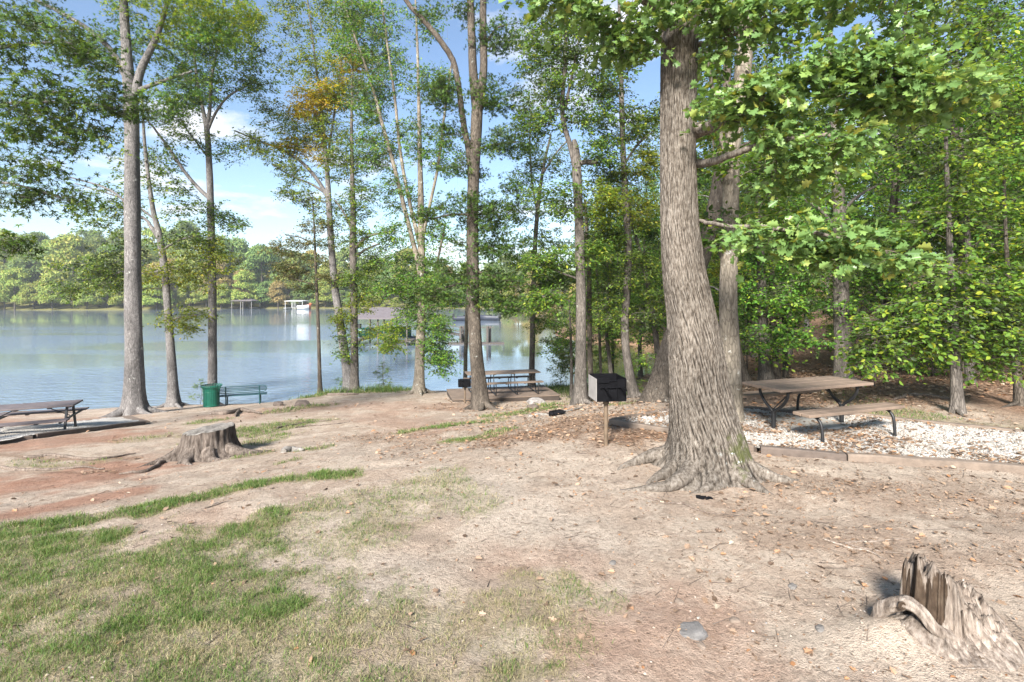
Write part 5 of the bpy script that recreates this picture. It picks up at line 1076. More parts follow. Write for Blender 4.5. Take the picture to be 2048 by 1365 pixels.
m.add(np.stack([c[0]+.019*np.cos(a[:-1]), np.full(18, c[1]+.004), c[2]+.022*np.sin(a[:-1])], -1), [list(range(18))[::-1]]); m.obj('knot_hole', W_rotd, t)

# ------------------------------------------------------------------ rocks, logs, sticks and roots lying about
def rock(name, label, cat, px, py, sx, sy, sz, mat, seed, rz=0, sink=.3, group=None):
    c = G(px, py); bmv = MB(); nu, nv_ = 20, 12; u_ = np.linspace(0, 2*PI, nu, endpoint=False); v_ = np.linspace(-PI/2, PI/2, nv_)
    U, Vv = np.meshgrid(u_, v_); d = np.stack([np.cos(U)*np.cos(Vv), np.sin(U)*np.cos(Vv), np.sin(Vv)], -1)
    f = 1+.5*(fbm(d[..., 0]*2.1+seed, d[..., 1]*2.1+d[..., 2]*1.7, seed, 3)-.5)*2*.6
    d = np.sign(d)*np.abs(d)**.8*f[..., None]*np.array([sx, sy, sz])/2; cz, sn = math.cos(rz), math.sin(rz)
    P = np.stack([c[0]+d[..., 0]*cz-d[..., 1]*sn, c[1]+d[..., 0]*sn+d[..., 1]*cz, c[2]+sz*(.5-sink)+d[..., 2]], -1)
    i = np.arange(nv_-1)[:, None]*nu; j = np.arange(nu)[None]; bmv.add(P, np.stack([i+j, i+(j+1) % nu, i+nu+(j+1) % nu, i+nu+j], -1).reshape(-1, 4))
    return tag(bmv.obj(name, mat, None, False, c), label, cat, group)
rock('rock', 'pale grey rock lying in front of the deck', 'rock', 1072, 808, .62, .34, .30, M['rock'], 3, .2)
rock('rock', 'small dark brown rock on the red dirt right of the bench', 'rock', 556, 812, .34, .22, .2, M['timber_dark'], 5)
rock('rock', 'larger grey brown rock right of the bench', 'rock', 606, 811, .56, .3, .26, M['timber_dark'], 6)
rock('rock', 'dark rock at the foot of the thin waterside sapling', 'rock', 626, 792, .26, .2, .3, M['timber_dark'], 7)
rock('rock', 'flat blue grey stone in the dirt near the bottom of the photo', 'rock', 1383, 1265, .2, .15, .05, paint('slate', (.14, .132, .125), .9, .35, 12, .5), 9, .3, .45)
rock('rock', 'brown stone half buried under the pale rock by the deck', 'rock', 1066, 818, .35, .22, .2, M['timber_dark'], 8)
rock('rock', 'dark lump of old wood on the far right of the rotten stump', 'rock', 1985, 1255, .10, .09, .09, W_root0, 12, 0, .3)
for k in range(1, 8):
    rock('stone', ['small grey stone left of the bottom right stump', 'reddish stone in the pink clay', 'pale stone on the clay left of the rotten stump', 'bluish stone on the dirt near the grass', 'tan stone beside the flat slate', 'dark stone by the roots of the rotten stump', 'white stone in the dirt middle'][k-1], 'stone',
         [1640, 1360, 1470, 1225, 1402, 1960, 1585][k-1], [1262, 1205, 1240, 1125, 1290, 1320, 1180][k-1], .07, .05, .04, [M['rock2'], M['timber'], M['timber'], M['rock2'], M['timber'], W_rotd, M['rock2']][k-1], 20+k, k, .55)
def branchy(name, label, cat, pl, w, mat, lift=.5, group=None, wob=.01):
    q = np.array([G(a, b) for a, b in pl]); q = catmull(q, 6); 
    for r_ in q: r_[2] = gz(r_[0], r_[1])+w*lift
    q = q+rng.normal(0, min(wob, w*.35), q.shape)*np.array([1, 1, .3]); m = MB(); m.tube(q, np.interp(np.linspace(0, 1, len(q)), [0, .15, .7, 1], [w*.7, w, w*.75, w*.25]), 9, True, lambda th_, p, A, B: 1+.3*(fbm(th_[None]*2, np.linspace(0, 8, len(p))[:, None]+0*th_[None], 71, 2)-.5))
    return tag(m.obj(name, mat, None, True, q[0]), label, cat, group)
W_root = wood('root_wood', (.05, .04, .035), (.16, .125, .10), (.28, .235, .20))
branchy('log', 'dark log lying along the grassy bank by the paired trunks', 'log', [(655, 792), (690, 791), (718, 790)], .07, W_root)
branchy('log', 'driftwood log at the water edge behind the left picnic table', 'log', [(-20, 836), (40, 830), (90, 828), (150, 826)], .10, W_root, .6)
branchy('fallen_branch', 'pale dead branch lying across the leaves behind the charcoal grill', 'branch', [(1058, 835), (1090, 831), (1130, 826), (1165, 818)], .05, W_cut)
branchy('log', 'short black charred log on the leaves right of the rock', 'log', [(1100, 832), (1115, 830), (1131, 829)], .085, M['grill_black'], .7)
branchy('exposed_root', 'grey root arching out of the dirt in front of the bench', 'root', [(425, 829), (450, 829), (480, 823), (495, 824), (520, 829)], .085, W_root, .6)
branchy('exposed_root', 'short root fork below the arching grey root', 'root', [(478, 822), (474, 828), (470, 834)], .06, W_root, .6)
branchy('exposed_root', 'long thin root curving over the dirt right of the sawn stump', 'root', [(548, 862), (580, 852), (620, 845), (665, 843)], .03, W_root)
branchy('exposed_root', 'second thin root below the long curving one', 'root', [(590, 858), (620, 853), (660, 851), (700, 846)], .022, W_root)
branchy('exposed_root', 'dark knotted root strip left of the sawn stump', 'root', [(0, 937), (60, 942), (130, 936), (210, 936)], .035, W_root)
branchy('exposed_root', 'upper dark root running level across the red clay', 'root', [(50, 918), (110, 914), (190, 920), (270, 908)], .035, W_root)
branchy('exposed_root', 'root reaching out from the left foot of the sawn stump', 'root', [(345, 912), (322, 928), (290, 944), (235, 950)], .04, W_root)
branchy('wood_chip', 'low chip of pale cut wood on the dirt right of the sawn stump', 'wood', [(566, 910), (585, 905), (606, 907)], .075, W_cut, .35)
branchy('stick', 'pale bent stick on the grey dirt above the rotten stump', 'stick', [(1648, 1086), (1690, 1102), (1740, 1112), (1780, 1130)], .009, W_rot, .9)
branchy('stick', 'dark stick beside the pale bent stick', 'stick', [(1690, 1096), (1740, 1108), (1805, 1115)], .008, W_root, .9)
branchy('stick', 'long thin pale stick lying level above the bent stick', 'stick', [(1690, 1095), (1760, 1088), (1840, 1083)], .006, W_rot, .9)
branchy('stick', 'dark twig running down from the left root of the oak', 'stick', [(1262, 985), (1330, 1005), (1400, 1020), (1480, 1032)], .008, W_root, .9)
branchy('stick', 'thin twig at the lower right edge of the photo', 'stick', [(1930, 1345), (1990, 1338), (2060, 1330)], .006, W_rot, .9)
branchy('stick', 'thin stick across the bare patch in the grass', 'stick', [(410, 1022), (430, 1016), (458, 1008)], .008, W_root, .9)
branchy('bark_piece', 'dark piece of bark on the dirt below the oak roots', 'bark', [(1393, 993), (1410, 994), (1430, 995)], .024, M['grill_black'], .5)
branchy('fallen_branch', 'dead branch on the leaf litter behind the near bench', 'branch', [(1790, 800), (1830, 792), (1880, 797), (1930, 801)], .045, W_root)
# ------------------------------------------------------------------ woods on the right bank: grown trees, copied
rs = np.random.default_rng(5)
WT = [grown('woods_tree', 101, B_brown, [L_wood, L_yel], H=13, crown0=.22, wide=2.6, leaf=.105, n=330, rb=.14, lumps=11, mi2=.1),
      grown('woods_tree', 102, B_dark, [L_wood, L_yel], H=16, crown0=.3, wide=3.2, leaf=.11, n=350, rb=.19, lumps=11, mi2=.12),
      grown('woods_tree', 103, B_grey, [L_mid, L_yel], H=15, crown0=.2, wide=2.8, leaf=.105, n=320, rb=.16, lumps=10, mi2=.2),
      grown('woods_tree', 104, B_dark, [L_wood, L_yel], H=9, crown0=.2, wide=2.0, leaf=.10, n=240, rb=.08, lumps=8, mi2=.15, lean=.6)]
UN = [grown('shrub', 111, B_dark, [L_wood, L_yel], H=2.6, crown0=.12, wide=1.1, leaf=.09, n=46, twl=.4, rb=.025, lumps=6, mi2=.2),
      grown('shrub', 112, B_dark, [L_mid, L_yel], H=3.6, crown0=.16, wide=1.2, leaf=.09, n=56, twl=.4, rb=.03, lumps=6, mi2=.25)]
FW = [grown('far_tree', 121, B_dark, [L_wood, L_yel], H=17, crown0=.08, wide=3.8, leaf=.22, n=260, tw=5, twl=.8, lpt=7, rb=.2, lumps=10, mi2=.15),
      grown('far_tree', 122, B_grey, [L_mid, L_yel], H=14, crown0=.08, wide=3.2, leaf=.20, n=230, tw=5, twl=.8, lpt=7, rb=.17, lumps=9, mi2=.3)]
taken = [(4.9, 8.4), (4.2, 6.4)]
def free(x, y, d):
    return all((x-a)**2+(y-b)**2 > d*d for a, b in taken)
n = 0; tries = 0
while n < 60 and tries < 4000:
    tries += 1; y = rs.uniform(13, 46)**1.0; x = rs.uniform(4.2, 1.35*y+8)
    px = 1024+1024*x/y
    if px < 1440 or gz(x, y) < -2.4 or not free(x, y, 2.4): continue
    if y < 15 and px < 1980: continue
    if 1540 < px < 1860 and 15 < y < 33 and rs.random() < .9: continue
    taken.append((x, y)); k = int(rs.integers(0, 4)); n += 1
    plant(WT[k], 'woods_tree', x, y, ['leafy tree among the dense woods behind the brown picnic table', 'tall dark trunked tree among the dense woods behind the brown picnic table', 'grey trunked tree among the dense woods behind the brown picnic table', 'small leaning tree among the dense woods behind the brown picnic table'][k], 'tree', ['leafy woods trees', 'tall dark woods trees', 'grey woods trees', 'small leaning woods trees'][k], rs.uniform(.85, 1.2), rs=rs)
n = 0
while n < 26:
    y = rs.uniform(14.5, 36); x = rs.uniform(5.6, 1.15*y+2); px = 1024+1024*x/y
    if px < 1455 or gz(x, y) < -2.5: continue
    if 1540 < px < 1860 and y < 30 and rs.random() < .85: continue
    k = int(rs.integers(0, 2)); n += 1
    plant(UN[k], 'shrub', x, y, ['low leafy shrub in the shade of the right hand woods', 'tall leafy shrub in the shade of the right hand woods'][k], 'shrub', ['low shrubs in the woods', 'tall shrubs in the woods'][k], rs.uniform(.7, 1.15), rs=rs)
# leafy trees on the near bank of the cove and close behind the tables
for (x, y, k, s_) in [(4.6, 23.5, 3, .9), (6.4, 25.5, 0, .8), (8.4, 27.5, 3, 1.), (10.4, 26, 0, .85), (7.6, 22, 3, .8), (12, 28.5, 2, .9), (9.2, 23.5, 3, .9), (13, 24, 0, .9), (5.9, 20.2, 3, .7)]:
    plant(WT[k], 'cove_tree', x, y, 'leafy tree on the near bank between the trunks and the brown cove', 'tree', 'trees on the near cove bank', s_, rs=rs); taken.append((x, y))
for (x, y, k, s_) in [(11.8, 13.2, 0, .75), (13.8, 13.6, 3, .9), (15.8, 14.8, 2, .9), (11, 15.6, 3, .95), (13.4, 11.9, 3, .8), (16.6, 12.4, 0, .9)]:
    plant(WT[k], 'understory_tree', x, y, 'low branched leafy tree close behind the right hand tables', 'tree', 'low trees behind the tables', s_, rs=rs); taken.append((x, y))
# wooded point across the cove
n = 0
while n < 56:
    y = rs.uniform(52, 125); x = rs.uniform(5, 70); px = 1024+1024*x/y
    if gz(x, y) < -2.55 or not free(x, y, 2.7): continue
    if px > 1600 and rs.random() < .6: continue
    taken.append((x, y)); k = int(rs.integers(0, 2)); n += 1
    plant(FW[k], 'far_tree', x, y, ['dark stemmed tree on the wooded point across the cove', 'pale stemmed yellowish tree on the wooded point across the cove'][k], 'tree', ['dark trees on the point', 'yellowish trees on the point'][k], rs.uniform(.8, 1.15), rs=rs)
for (x, y) in [(14.5, 36), (15.5, 40), (16.2, 45), (15.8, 50), (17.5, 38), (18.5, 43), (13.4, 53), (11, 54.5), (19, 48)]:
    k = int(rs.integers(0, 2)); plant(FW[k] if y > 44 else WT[k], 'cove_tree', x, y, 'leafy tree leaning over the head of the brown cove', 'tree', 'trees at the head of the cove', rs.uniform(.7, .95), rs=rs)
for (x, y, s) in [(7.4, 55.5, .8), (8.6, 54, .9), (10, 53.2, 1), (12.2, 51.8, 1), (6.4, 60, .8), (14.4, 47.5, 1.1), (14.9, 41, 1.1), (13.6, 37.5, 1)]:
    plant(UN[int(rs.integers(0, 2))], 'shrub', x, y, 'bushy shrub on the far bank of the cove', 'shrub', 'shrubs on the cove bank', s*1.3, rs=rs)
# shrubs by the water on the near bank
for (px, py, Y, s, lab) in [(1172, 745, 25.5, .45, 'bright yellow green bush behind the deck table'), (1265, 792, 17.4, .28, 'small leafy plant at the foot of the wavy trunk'), (1185, 785, 21, .5, 'leafy bush on the bank right of the deck'), (1120, 772, 23, .5, 'low bush at the back right corner of the deck'), (400, 806, 22.6, .3, 'thin weed beside the green litter bin'), (690, 790, 23.4, .4, 'weedy bush at the foot of the paired trunks'), (770, 786, 23, .35, 'low bush on the grassy bank left of the deck')]:
    x = (px-1024)/1024*Y; plant(UN[1], 'bush', x, Y, lab, 'bush', None, s, rs=rs)

# ------------------------------------------------------------------ far shore
FS = []
def far_tree(seed, H, R, mats, name):
    r_ = np.random.default_rng(seed); cr = MB(); tr = MB(); tr.tube([(0, 0, -1), (.2, 0, H*.3), (0, .2, H*.7)], [.35, .28, .1], 7)
    L = 26; c = unit(r_.normal(0, 1, (L, 3))); c[:, 2] = np.abs(c[:, 2])*1.3-.55; c = c*np.array([R*.72, R*.72, H*.42])+np.array([0, 0, H*.55]); rr = r_.uniform(.22, .38, L)*R
    P = []; Nn = []
    for a, b in zip(c, rr):
        k = 230; d = unit(r_.normal(0, 1, (k, 3))); d[:, 2] = np.where(d[:, 2] < -.3, -d[:, 2], d[:, 2]); P.append(a+d*b*r_.uniform(.7, 1.1, (k, 1))*np.array([1.15, 1.15, .8])); Nn.append(d)
    P = np.vstack(P); Nn = np.vstack(Nn); A = r_.normal(0, 1, P.shape)-np.array([0, 0, .5])
    add_leaves(cr, P, A, Nn+r_.normal(0, .5, P.shape), r_.uniform(.45, .85, len(P))*R/5, 'simple')
    return tr.mesh(name+'_trunk', B_dark), cr.mesh(name+'_crown', mats, False)
for k in range(3): FS.append((far_tree(200+k, 16+2*k, 5+.6*k, [L_far1], 'far_shore_tree'), 'yellow green tree with sunlit leaf colour on the far shore hillside', 'sunny far shore trees'))
for k in range(3): FS.append((far_tree(210+k, 16+2*k, 5+.5*k, [L_far2], 'far_shore_tree'), 'darker green tree on the far shore hillside', 'dark far shore trees'))
for k in range(2): FS.append((far_tree(220+k, 14+2*k, 5, [L_far3], 'far_shore_tree'), 'tan early autumn tree on the far shore hillside', 'tan far shore trees'))
def shore_y(x): return 188+7*math.sin(x*.021+1)+4*math.sin(x*.057)-(np.clip(-95-x, 0, 999)*.22)
cnt = 0
for row, (dy, st) in enumerate([(1.5, 5.5), (8, 8), (19, 9), (34, 10), (52, 11)]):
    x = -285.
    while x < 75:
        x += st*rs.uniform(.8, 1.2); y = shore_y(x)+dy+rs.uniform(-2, 3)
        tl = smooth(-40, -150, np.array(x)); pr = [.24+.3*tl, .80, 1.]; u_ = rs.random(); k = int(rs.integers(0, 3)) if u_ < pr[0] else (3+int(rs.integers(0, 3)) if u_ < pr[1] else 6+int(rs.integers(0, 2)))
        f = FS[k]; s = rs.uniform(.85, 1.25)*(.6 if row == 0 else 1.05)*(.85 if x > -60 else 1.05)
        plant(f[0], 'far_shore_tree', x, y, f[1], 'tree', f[2], s, sz=s*rs.uniform(.85, 1.2), z=gz(x, y)-(2.6 if row == 0 else 1.8 if row == 1 else .2), rs=rs); cnt += 1
print('far trees', cnt)

# ------------------------------------------------------------------ docks, boats and pilings
def dock(c, L, D, hroof, label, roofm, postm, slope=.5, deckm=None, rail=False):
    t = thing('boat_dock', (c[0], c[1], WATER_Z), label, 'dock'); c = np.array([c[0], c[1], WATER_Z])
    m = MB(); h = hroof; X_, Y2 = L/2, D/2; V = [(-X_, -Y2, h), (X_, -Y2, h), (X_, Y2, h), (-X_, Y2, h), (-X_*.55, 0, h+slope), (X_*.55, 0, h+slope)]
    V = V+[(a, b, z-.14) for a, b, z in V]
    m.add(c+np.array(V), [[0, 1, 5, 4], [1, 2, 5], [2, 3, 4, 5], [3, 0, 4], [7, 6, 10, 11], [8, 7, 11], [9, 8, 11, 10], [6, 9, 10], [0, 6, 7, 1], [1, 7, 8, 2], [2, 8, 9, 3], [3, 9, 6, 0]]); m.obj('roof', roofm, t, False)
    for sx in (-.92, -.1, .12, .92):
        for sy in (-.85, .85):
            m = MB(); m.tube([c+np.array([sx*X_, sy*Y2, -1.5]), c+np.array([sx*X_, sy*Y2, h-.1])], .085, 8); m.obj('post', postm, t)
    m = MB()
    for sx in (-.93, .9): m.box(c+np.array([sx*X_, 0, .42]), (1.0, D*.95, .12), None, .02)
    m.box(c+np.array([0, Y2*.9, .42]), (L*.9, .9, .118), None, .02); m.obj('deck', deckm or M['dock_wood'], t, False)
    return t
def boat(c, L, Wb, H, label, mat, rz, top=None, z0=0.):
    t = thing('boat', (c[0], c[1], WATER_Z+z0), label, 'boat'); c = np.array([c[0], c[1], WATER_Z+z0]); a = np.array([math.cos(rz), math.sin(rz), 0]); b = np.array([-a[1], a[0], 0]); m = MB(); R = []; ns = 14
    for j in range(ns):
        s = j/(ns-1); w = Wb/2*(1-max(0, (s-.55)/.45)**2.2*.96); sh = H*(1+.25*s*s); R.append([c+a*(s-.5)*L+b*(w*u)+Zv*z for u, z in ((-.55, -.1), (-.85, H*.35), (-1, sh), (-.82, sh), (-.7, H*.6), (.7, H*.6), (.82, sh), (1, sh), (.85, H*.35), (.55, -.1))])
    R = np.array(R); k = 10; i = np.arange(ns-1)[:, None]*k; j = np.arange(k)[None]; m.add(R, np.stack([i+j, i+(j+1) % k, i+k+(j+1) % k, i+k+j], -1).reshape(-1, 4)); m.add(R[0], [list(range(k))[::-1]]); m.add(R[-1], [list(range(k))]); m.obj('hull', mat, t, True)
    m = MB(); m.box(c-a*.05*L+Zv*H*.95, (L*.12, Wb*.5, H*.7), np.array([a, b, Zv]), .04); m.obj('console', M['black_metal'], t, False)
    m = MB(); m.box(c-a*.52*L+Zv*H*.9, (.35, .4, H*1.3), np.array([a, b, Zv]), .06); m.obj('motor', M['black_metal'], t, False)
    return t
dc = W(775, 640, 53); dock(dc[:2], 5.6, 6.5, 2.75, 'brown roofed open boat dock on posts standing in the lake', M['roof_grey'], M['dock_wood'], .95)
t = boat(W(772, 690, 53)[:2], 5.2, 2.1, .8, 'green boat raised under the roof of the near boat dock', M['boat_green'], .06, z0=.75)
dc = W(492, 605, 183); dock(dc[:2], 7.5, 7, 2.9, 'grey boathouse on posts at the far shore', M['roof_grey'], M['grill_side'], .7)
dc = W(594, 608, 178); dock(dc[:2], 6.4, 6, 2.9, 'white boathouse with flat white roof at the far shore', M['white_paint'], M['white_paint'], .25, M['white_paint'])
boat(W(606, 617, 176)[:2], 3.8, 2.2, 1.3, 'white boat moored right of the white boathouse', M['white_paint'], .3)
boat(W(616, 617, 178)[:2], 3.0, 2.0, 1.7, 'orange and white boat at the end of the white boathouse', M['orange'], 1.3)
boat(W(932, 642, 98)[:2], 4.6, 2., .9, 'dark boat on the water left of the forked tree', M['boat_dark'], .1)
boat(W(978, 641, 100)[:2], 4.2, 2., .9, 'dark boat on the water right of the forked tree', M['boat_dark'], 3.0)
# pier from the point: pilings, float and gangway
def piling(px, py, Y, h, label, w=.13):
    p = W(px, py, Y); c = np.array([p[0], p[1], WATER_Z]); t = thing('piling', c, label, 'piling'); m = MB(); m.tube([c-Zv*1.5, c+Zv*h*.5, c+Zv*h], [w, w*.97, w*.9], 10); m.obj('post', M['dock_wood'], t); m = MB(); m.tube([c+Zv*h, c+Zv*(h+.06)], [w*1.1, w*.7], 10); m.obj('cap', M['timber_dark'], t)
piling(921, 690, 52, 1.75, 'wooden piling at the left end of the pier')
piling(926, 690, 53, 1.7, 'second piling just behind the left end of the pier')
piling(975, 690, 52, 1.75, 'left piling of the pair at the right end of the pier'); piling(980, 690, 52.6, 1.7, 'right piling of the pair at the right end of the pier')
t = thing('pier', (W(950, 690, 52)[0], 52, WATER_Z), 'low floating pier between the pilings in front of the point', 'pier'); a = W(896, 690, 52); b_ = W(1008, 690, 52.5); a[2] = b_[2] = WATER_Z+.05
m = MB(); m.bar(a, b_, 1.2, .16); m.obj('float', M['dock_wood'], t, False)
m = MB(); a1 = W(872, 646, 55); a2 = W(925, 656, 52.2); m.bar(a1, a2, .06, .06); m.bar(a1-Zv*.5, a2-Zv*.45, .06, .08); m.bar(a2, W(988, 655, 52.2), .06, .07)
for s in (.0, .33, .66, 1.): m.bar(a1+(a2-a1)*s, a1+(a2-a1)*s-Zv*.5, .05, .05, up=(1, 0, 0))
m.obj('railing', M['dock_wood'], t, False)
m = MB(); m.bar(W(865, 660, 56), a2-Zv*.75, 1.1, .08); m.obj('gangway', M['dock_wood'], t, False)
# ------------------------------------------------------------------ grass, leaves, twigs and stones on the ground
def grass_mask(x, y): 
    woods = np.maximum(smooth(9.6, 11.5, y)*smooth(3.6, 6.5, x), smooth(8.5, 10., x)*smooth(6, 9, y))
    return fld(x, y, GRASS, 31)*(1-.6*woods)*(~inpoly(x, y, PADR))*(~inpoly(x, y, PADL))
rs = np.random.default_rng(77)
def blades(x, y, h, w, straw):
    n = len(x); z = ground_h(x, y)-.004; az = rs.uniform(0, 6.28, n); ln = np.abs(rs.normal(.75, .6, n)); f = rs.uniform(0, 6.28, n)
    b = np.stack([x, y, z], -1); d = np.stack([np.cos(az), np.sin(az), 0*az], -1); s = np.stack([np.cos(f), np.sin(f), 0*f], -1)*(w/2)[:, None]
    up = np.array([0, 0, 1.]); mid = b+up*(h*.55)[:, None]+d*(h*ln*.35)[:, None]; tip = b+up*(h*np.clip(1-.35*ln, .2, 1))[:, None]+d*(h*ln)[:, None]
    V = np.stack([b-s, b+s, mid+s*.8, mid-s*.8, tip], 1); o = np.arange(n)[:, None]*5
    return V.reshape(-1, 3), o+np.array([[0, 1, 2, 3]]), o+np.array([[3, 2, 4]]), straw
L_grass = leafmat('grass_blade', [(0, (.052, .098, .021)), (.5, (.088, .155, .031)), (.9, (.145, .20, .045)), (1, (.23, .22, .09))], .3, .6)
L_straw = leafmat('grass_straw', [(0, (.27, .235, .125)), (.5, (.36, .305, .19)), (1, (.19, .20, .08))], .3, .6)
mb = MB()
for (x0, x1, y0, y1, dens, h0, w0) in [(-5.5, 3.5, 1.7, 5.2, 15000, .045, .0032), (-9.5, 4, 5.2, 9, 6500, .055, .0048), (-14, 9, 9, 15, 1500, .06, .010), (-14, 14, 15, 25, 520, .10, .018)]:
    n = int((x1-x0)*(y1-y0)*dens); x = rs.uniform(x0, x1, n); y = rs.uniform(y0, y1, n)
    k = np.abs(x) < 1.08*y+.4; x = x[k]; y = y[k]; g = grass_mask(x, y); tuft = smooth(.3, .75, fbm(x*9, y*9, 90, 2)); p = g*(.25+.9*tuft)
    k = rs.random(len(x)) < p*.9; x = x[k]; y = y[k]; g = g[k]
    bank = smooth(19.5, 21.5, y+.05*x)*(y > 15)
    dry = np.clip(1.05-g, 0, 1)*.55+.06+.45*smooth(.6, .75, fbm(x*.9+4, y*1.6, 91, 2))
    h = h0*rs.uniform(.5, 1.5, len(x))*(.6+.6*g)*(1+2.4*bank*rs.random(len(x))); st = (rs.random(len(x)) < dry*(1-.6*bank)).astype(int); h = np.where(st == 1, h*.75, h)
    V, F4, F3, st = blades(x, y, h, np.full(len(x), w0)*rs.uniform(.7, 1.3, len(x)), st)
    n0 = mb.n; mb.add(V, F4, st); n1 = mb.n; mb.n = n0; mb.add(np.zeros((0, 3)), F3, st); mb.n = n1
    print('grass', len(x))
tag(mb.obj('grass', [L_grass, L_straw], smooth_=False), kind='stuff')

L_lit = leafmat('fallen_leaf', [(0, (.09, .06, .04)), (.35, (.20, .135, .085)), (.75, (.33, .235, .16)), (.93, (.33, .17, .075)), (1, (.42, .37, .29))], .1, .7, (1.2, 1, .7))
mb = MB()
def drop(x, y, sz, templ, up=.02, flat=.35):
    n = len(x)
    if not n: return
    z = ground_h(x, y)+up*rs.uniform(.2, 1, n)+.062*inpoly(x, y, PADR)
    az = rs.uniform(0, 6.28, n); A = np.stack([np.cos(az), np.sin(az), rs.normal(0, .2, n)], -1); Nn = np.array([0, 0, 1.])+rs.normal(0, flat, (n, 3))
    add_leaves(mb, np.stack([x, y, z], -1), A, Nn, sz, templ)
def dens(x, y):
    l = fld(x, y, LIT, 71, .1); woods = np.maximum(smooth(9.6, 11.2, y)*smooth(3.0, 6., x), smooth(8.5, 10., x)*smooth(6, 9, y))
    right = smooth(-.6, 1.6, x)*smooth(12, 10, y); cl = smooth(.42, .7, fbm(x*2.2, y*2.2, 95, 3))
    pr = inpoly(x, y, PADR)*(.24+.76*smooth(.46, .62, fbm(x*1.6, y*1.6, 96, 2)))
    mid = smooth(8, 11, y)*smooth(18, 14, y)*smooth(-2, 0, x)*.3
    return np.where(inpoly(x, y, PADR), np.clip(pr, 0, 1), np.clip(np.maximum(np.maximum(l*.75, woods*.9), np.maximum(right*(.035+.10*cl), mid))+.02, 0, 1))
for (x0, x1, y0, y1, d, s0, tp) in [(-5, 5.5, 1.8, 5.5, 260, .055, 'oak'), (-5, 5.5, 1.8, 6, 1500, .02, 'oval'), (-7, 9, 5.5, 11, 330, .065, 'oval'), (-7, 9, 5.5, 11, 900, .028, 'simple'), (-12, 16, 11, 19, 95, .10, 'oval'), (2, 34, 15, 32, 16, .17, 'simple')]:
    n = int((x1-x0)*(y1-y0)*d); x = rs.uniform(x0, x1, n); y = rs.uniform(y0, y1, n); k = (rs.random(n) < dens(x, y)) & (np.abs(x) < 1.08*y+.4); x = x[k]; y = y[k]; k = ground_h(x, y, False) > WATER_Z+.1; x = x[k]; y = y[k]
    drop(x, y, s0*rs.uniform(.45, 1.35, len(x)), tp, .022 if y0 < 11 else .04); print('litter', len(x))
tag(mb.obj('leaf_litter', [L_lit], smooth_=False), kind='stuff')
# twigs
mb = MB(); n = 1500; x = rs.uniform(-7, 8, n); y = rs.uniform(1.8, 10, n); k = (rs.random(n) < .18+.8*smooth(-1.5, 2, x)) & (np.abs(x) < 1.1*y); x = x[k]; y = y[k]; n = len(x); az = rs.normal(.1, .9, n); L = rs.uniform(.04, .22, n)
a = np.stack([x-np.cos(az)*L/2, y-np.sin(az)*L/2], -1); b = np.stack([x+np.cos(az)*L/2, y+np.sin(az)*L/2], -1)
za = ground_h(a[:, 0], a[:, 1])+.006; zb = ground_h(b[:, 0], b[:, 1])+.006
twigs(mb, np.column_stack([a, za]), np.column_stack([b, zb]), .0035); tag(mb.obj('twig_litter', W_root), kind='stuff')
# loose stones: white on the gravel pads, tan on the dirt
ICO = np.array([(0, 0, 1), (.89, 0, .45), (.28, .85, .45), (-.72, .53, .45), (-.72, -.53, .45), (.28, -.85, .45), (.72, .53, -.45), (-.28, .85, -.45), (-.89, 0, -.45), (-.28, -.85, -.45), (.72, -.53, -.45), (0, 0, -1)])
ICF = np.array([(0, 1, 2), (0, 2, 3), (0, 3, 4), (0, 4, 5), (0, 5, 1), (1, 6, 2), (2, 7, 3), (3, 8, 4), (4, 9, 5), (5, 10, 1), (6, 7, 2), (7, 8, 3), (8, 9, 4), (9, 10, 5), (10, 6, 1), (11, 7, 6), (11, 8, 7), (11, 9, 8), (11, 10, 9), (11, 6, 10)])
def stones(x, y, z, s):
    n = len(x); q = ICO[None]*rs.uniform(.6, 1.3, (n, 12, 1))*s[:, None, None]*np.array([1, .8, .6]); az = rs.uniform(0, 6.28, n); c, d = np.cos(az)[:, None], np.sin(az)[:, None]
    P = np.stack([x[:, None]+q[..., 0]*c-q[..., 1]*d, y[:, None]+q[..., 0]*d+q[..., 1]*c, z[:, None]+q[..., 2]], -1)
    m = MB(); m.add(P, (np.arange(n)[:, None, None]*12+ICF[None]).reshape(-1, 3)); return m
def stonemat(name, cols):
    m, nt, _, lk = newmat(name); g = N(nt, 'ShaderNodeNewGeometry'); r = ramp(nt, cols); lk.new(g.outputs['Random Per Island'], r.inputs[0]); finish(nt, r.outputs[0], .9, None, spec=.2); return m
n = 26000; x = rs.uniform(1.6, 9.6, n); y = rs.uniform(5.7, 10.2, n); k = inpoly(x, y, PADR) & (fbm(x*1.6, y*1.6, 96, 2) < .63); x = x[k]; y = y[k]
tag(stones(x, y, ground_h(x, y)+.066, rs.uniform(.006, .014, len(x))).obj('gravel', stonemat('gravel_stone', [(0, (.30, .275, .24)), (.3, (.43, .40, .36)), (1, (.58, .55, .50))]), smooth_=False), kind='stuff')
n = 9000; x = rs.uniform(-5, 5, n); y = rs.uniform(1.9, 8, n); k = (rs.random(n) < .12+.5*smooth(0, 1.5, x)*smooth(4.2, 3, y)+.2*fld(x, y, RED, 47, .2)) & (np.abs(x) < 1.1*y); x = x[k]; y = y[k]
tag(stones(x, y, ground_h(x, y)+.001, rs.uniform(.003, .011, len(x))*rs.uniform(.6, 1.5, len(x))).obj('pebbles', stonemat('pebble', [(0, (.12, .085, .065)), (.4, (.26, .195, .15)), (.8, (.38, .32, .265)), (1, (.22, .22, .215))]), smooth_=False), kind='stuff')

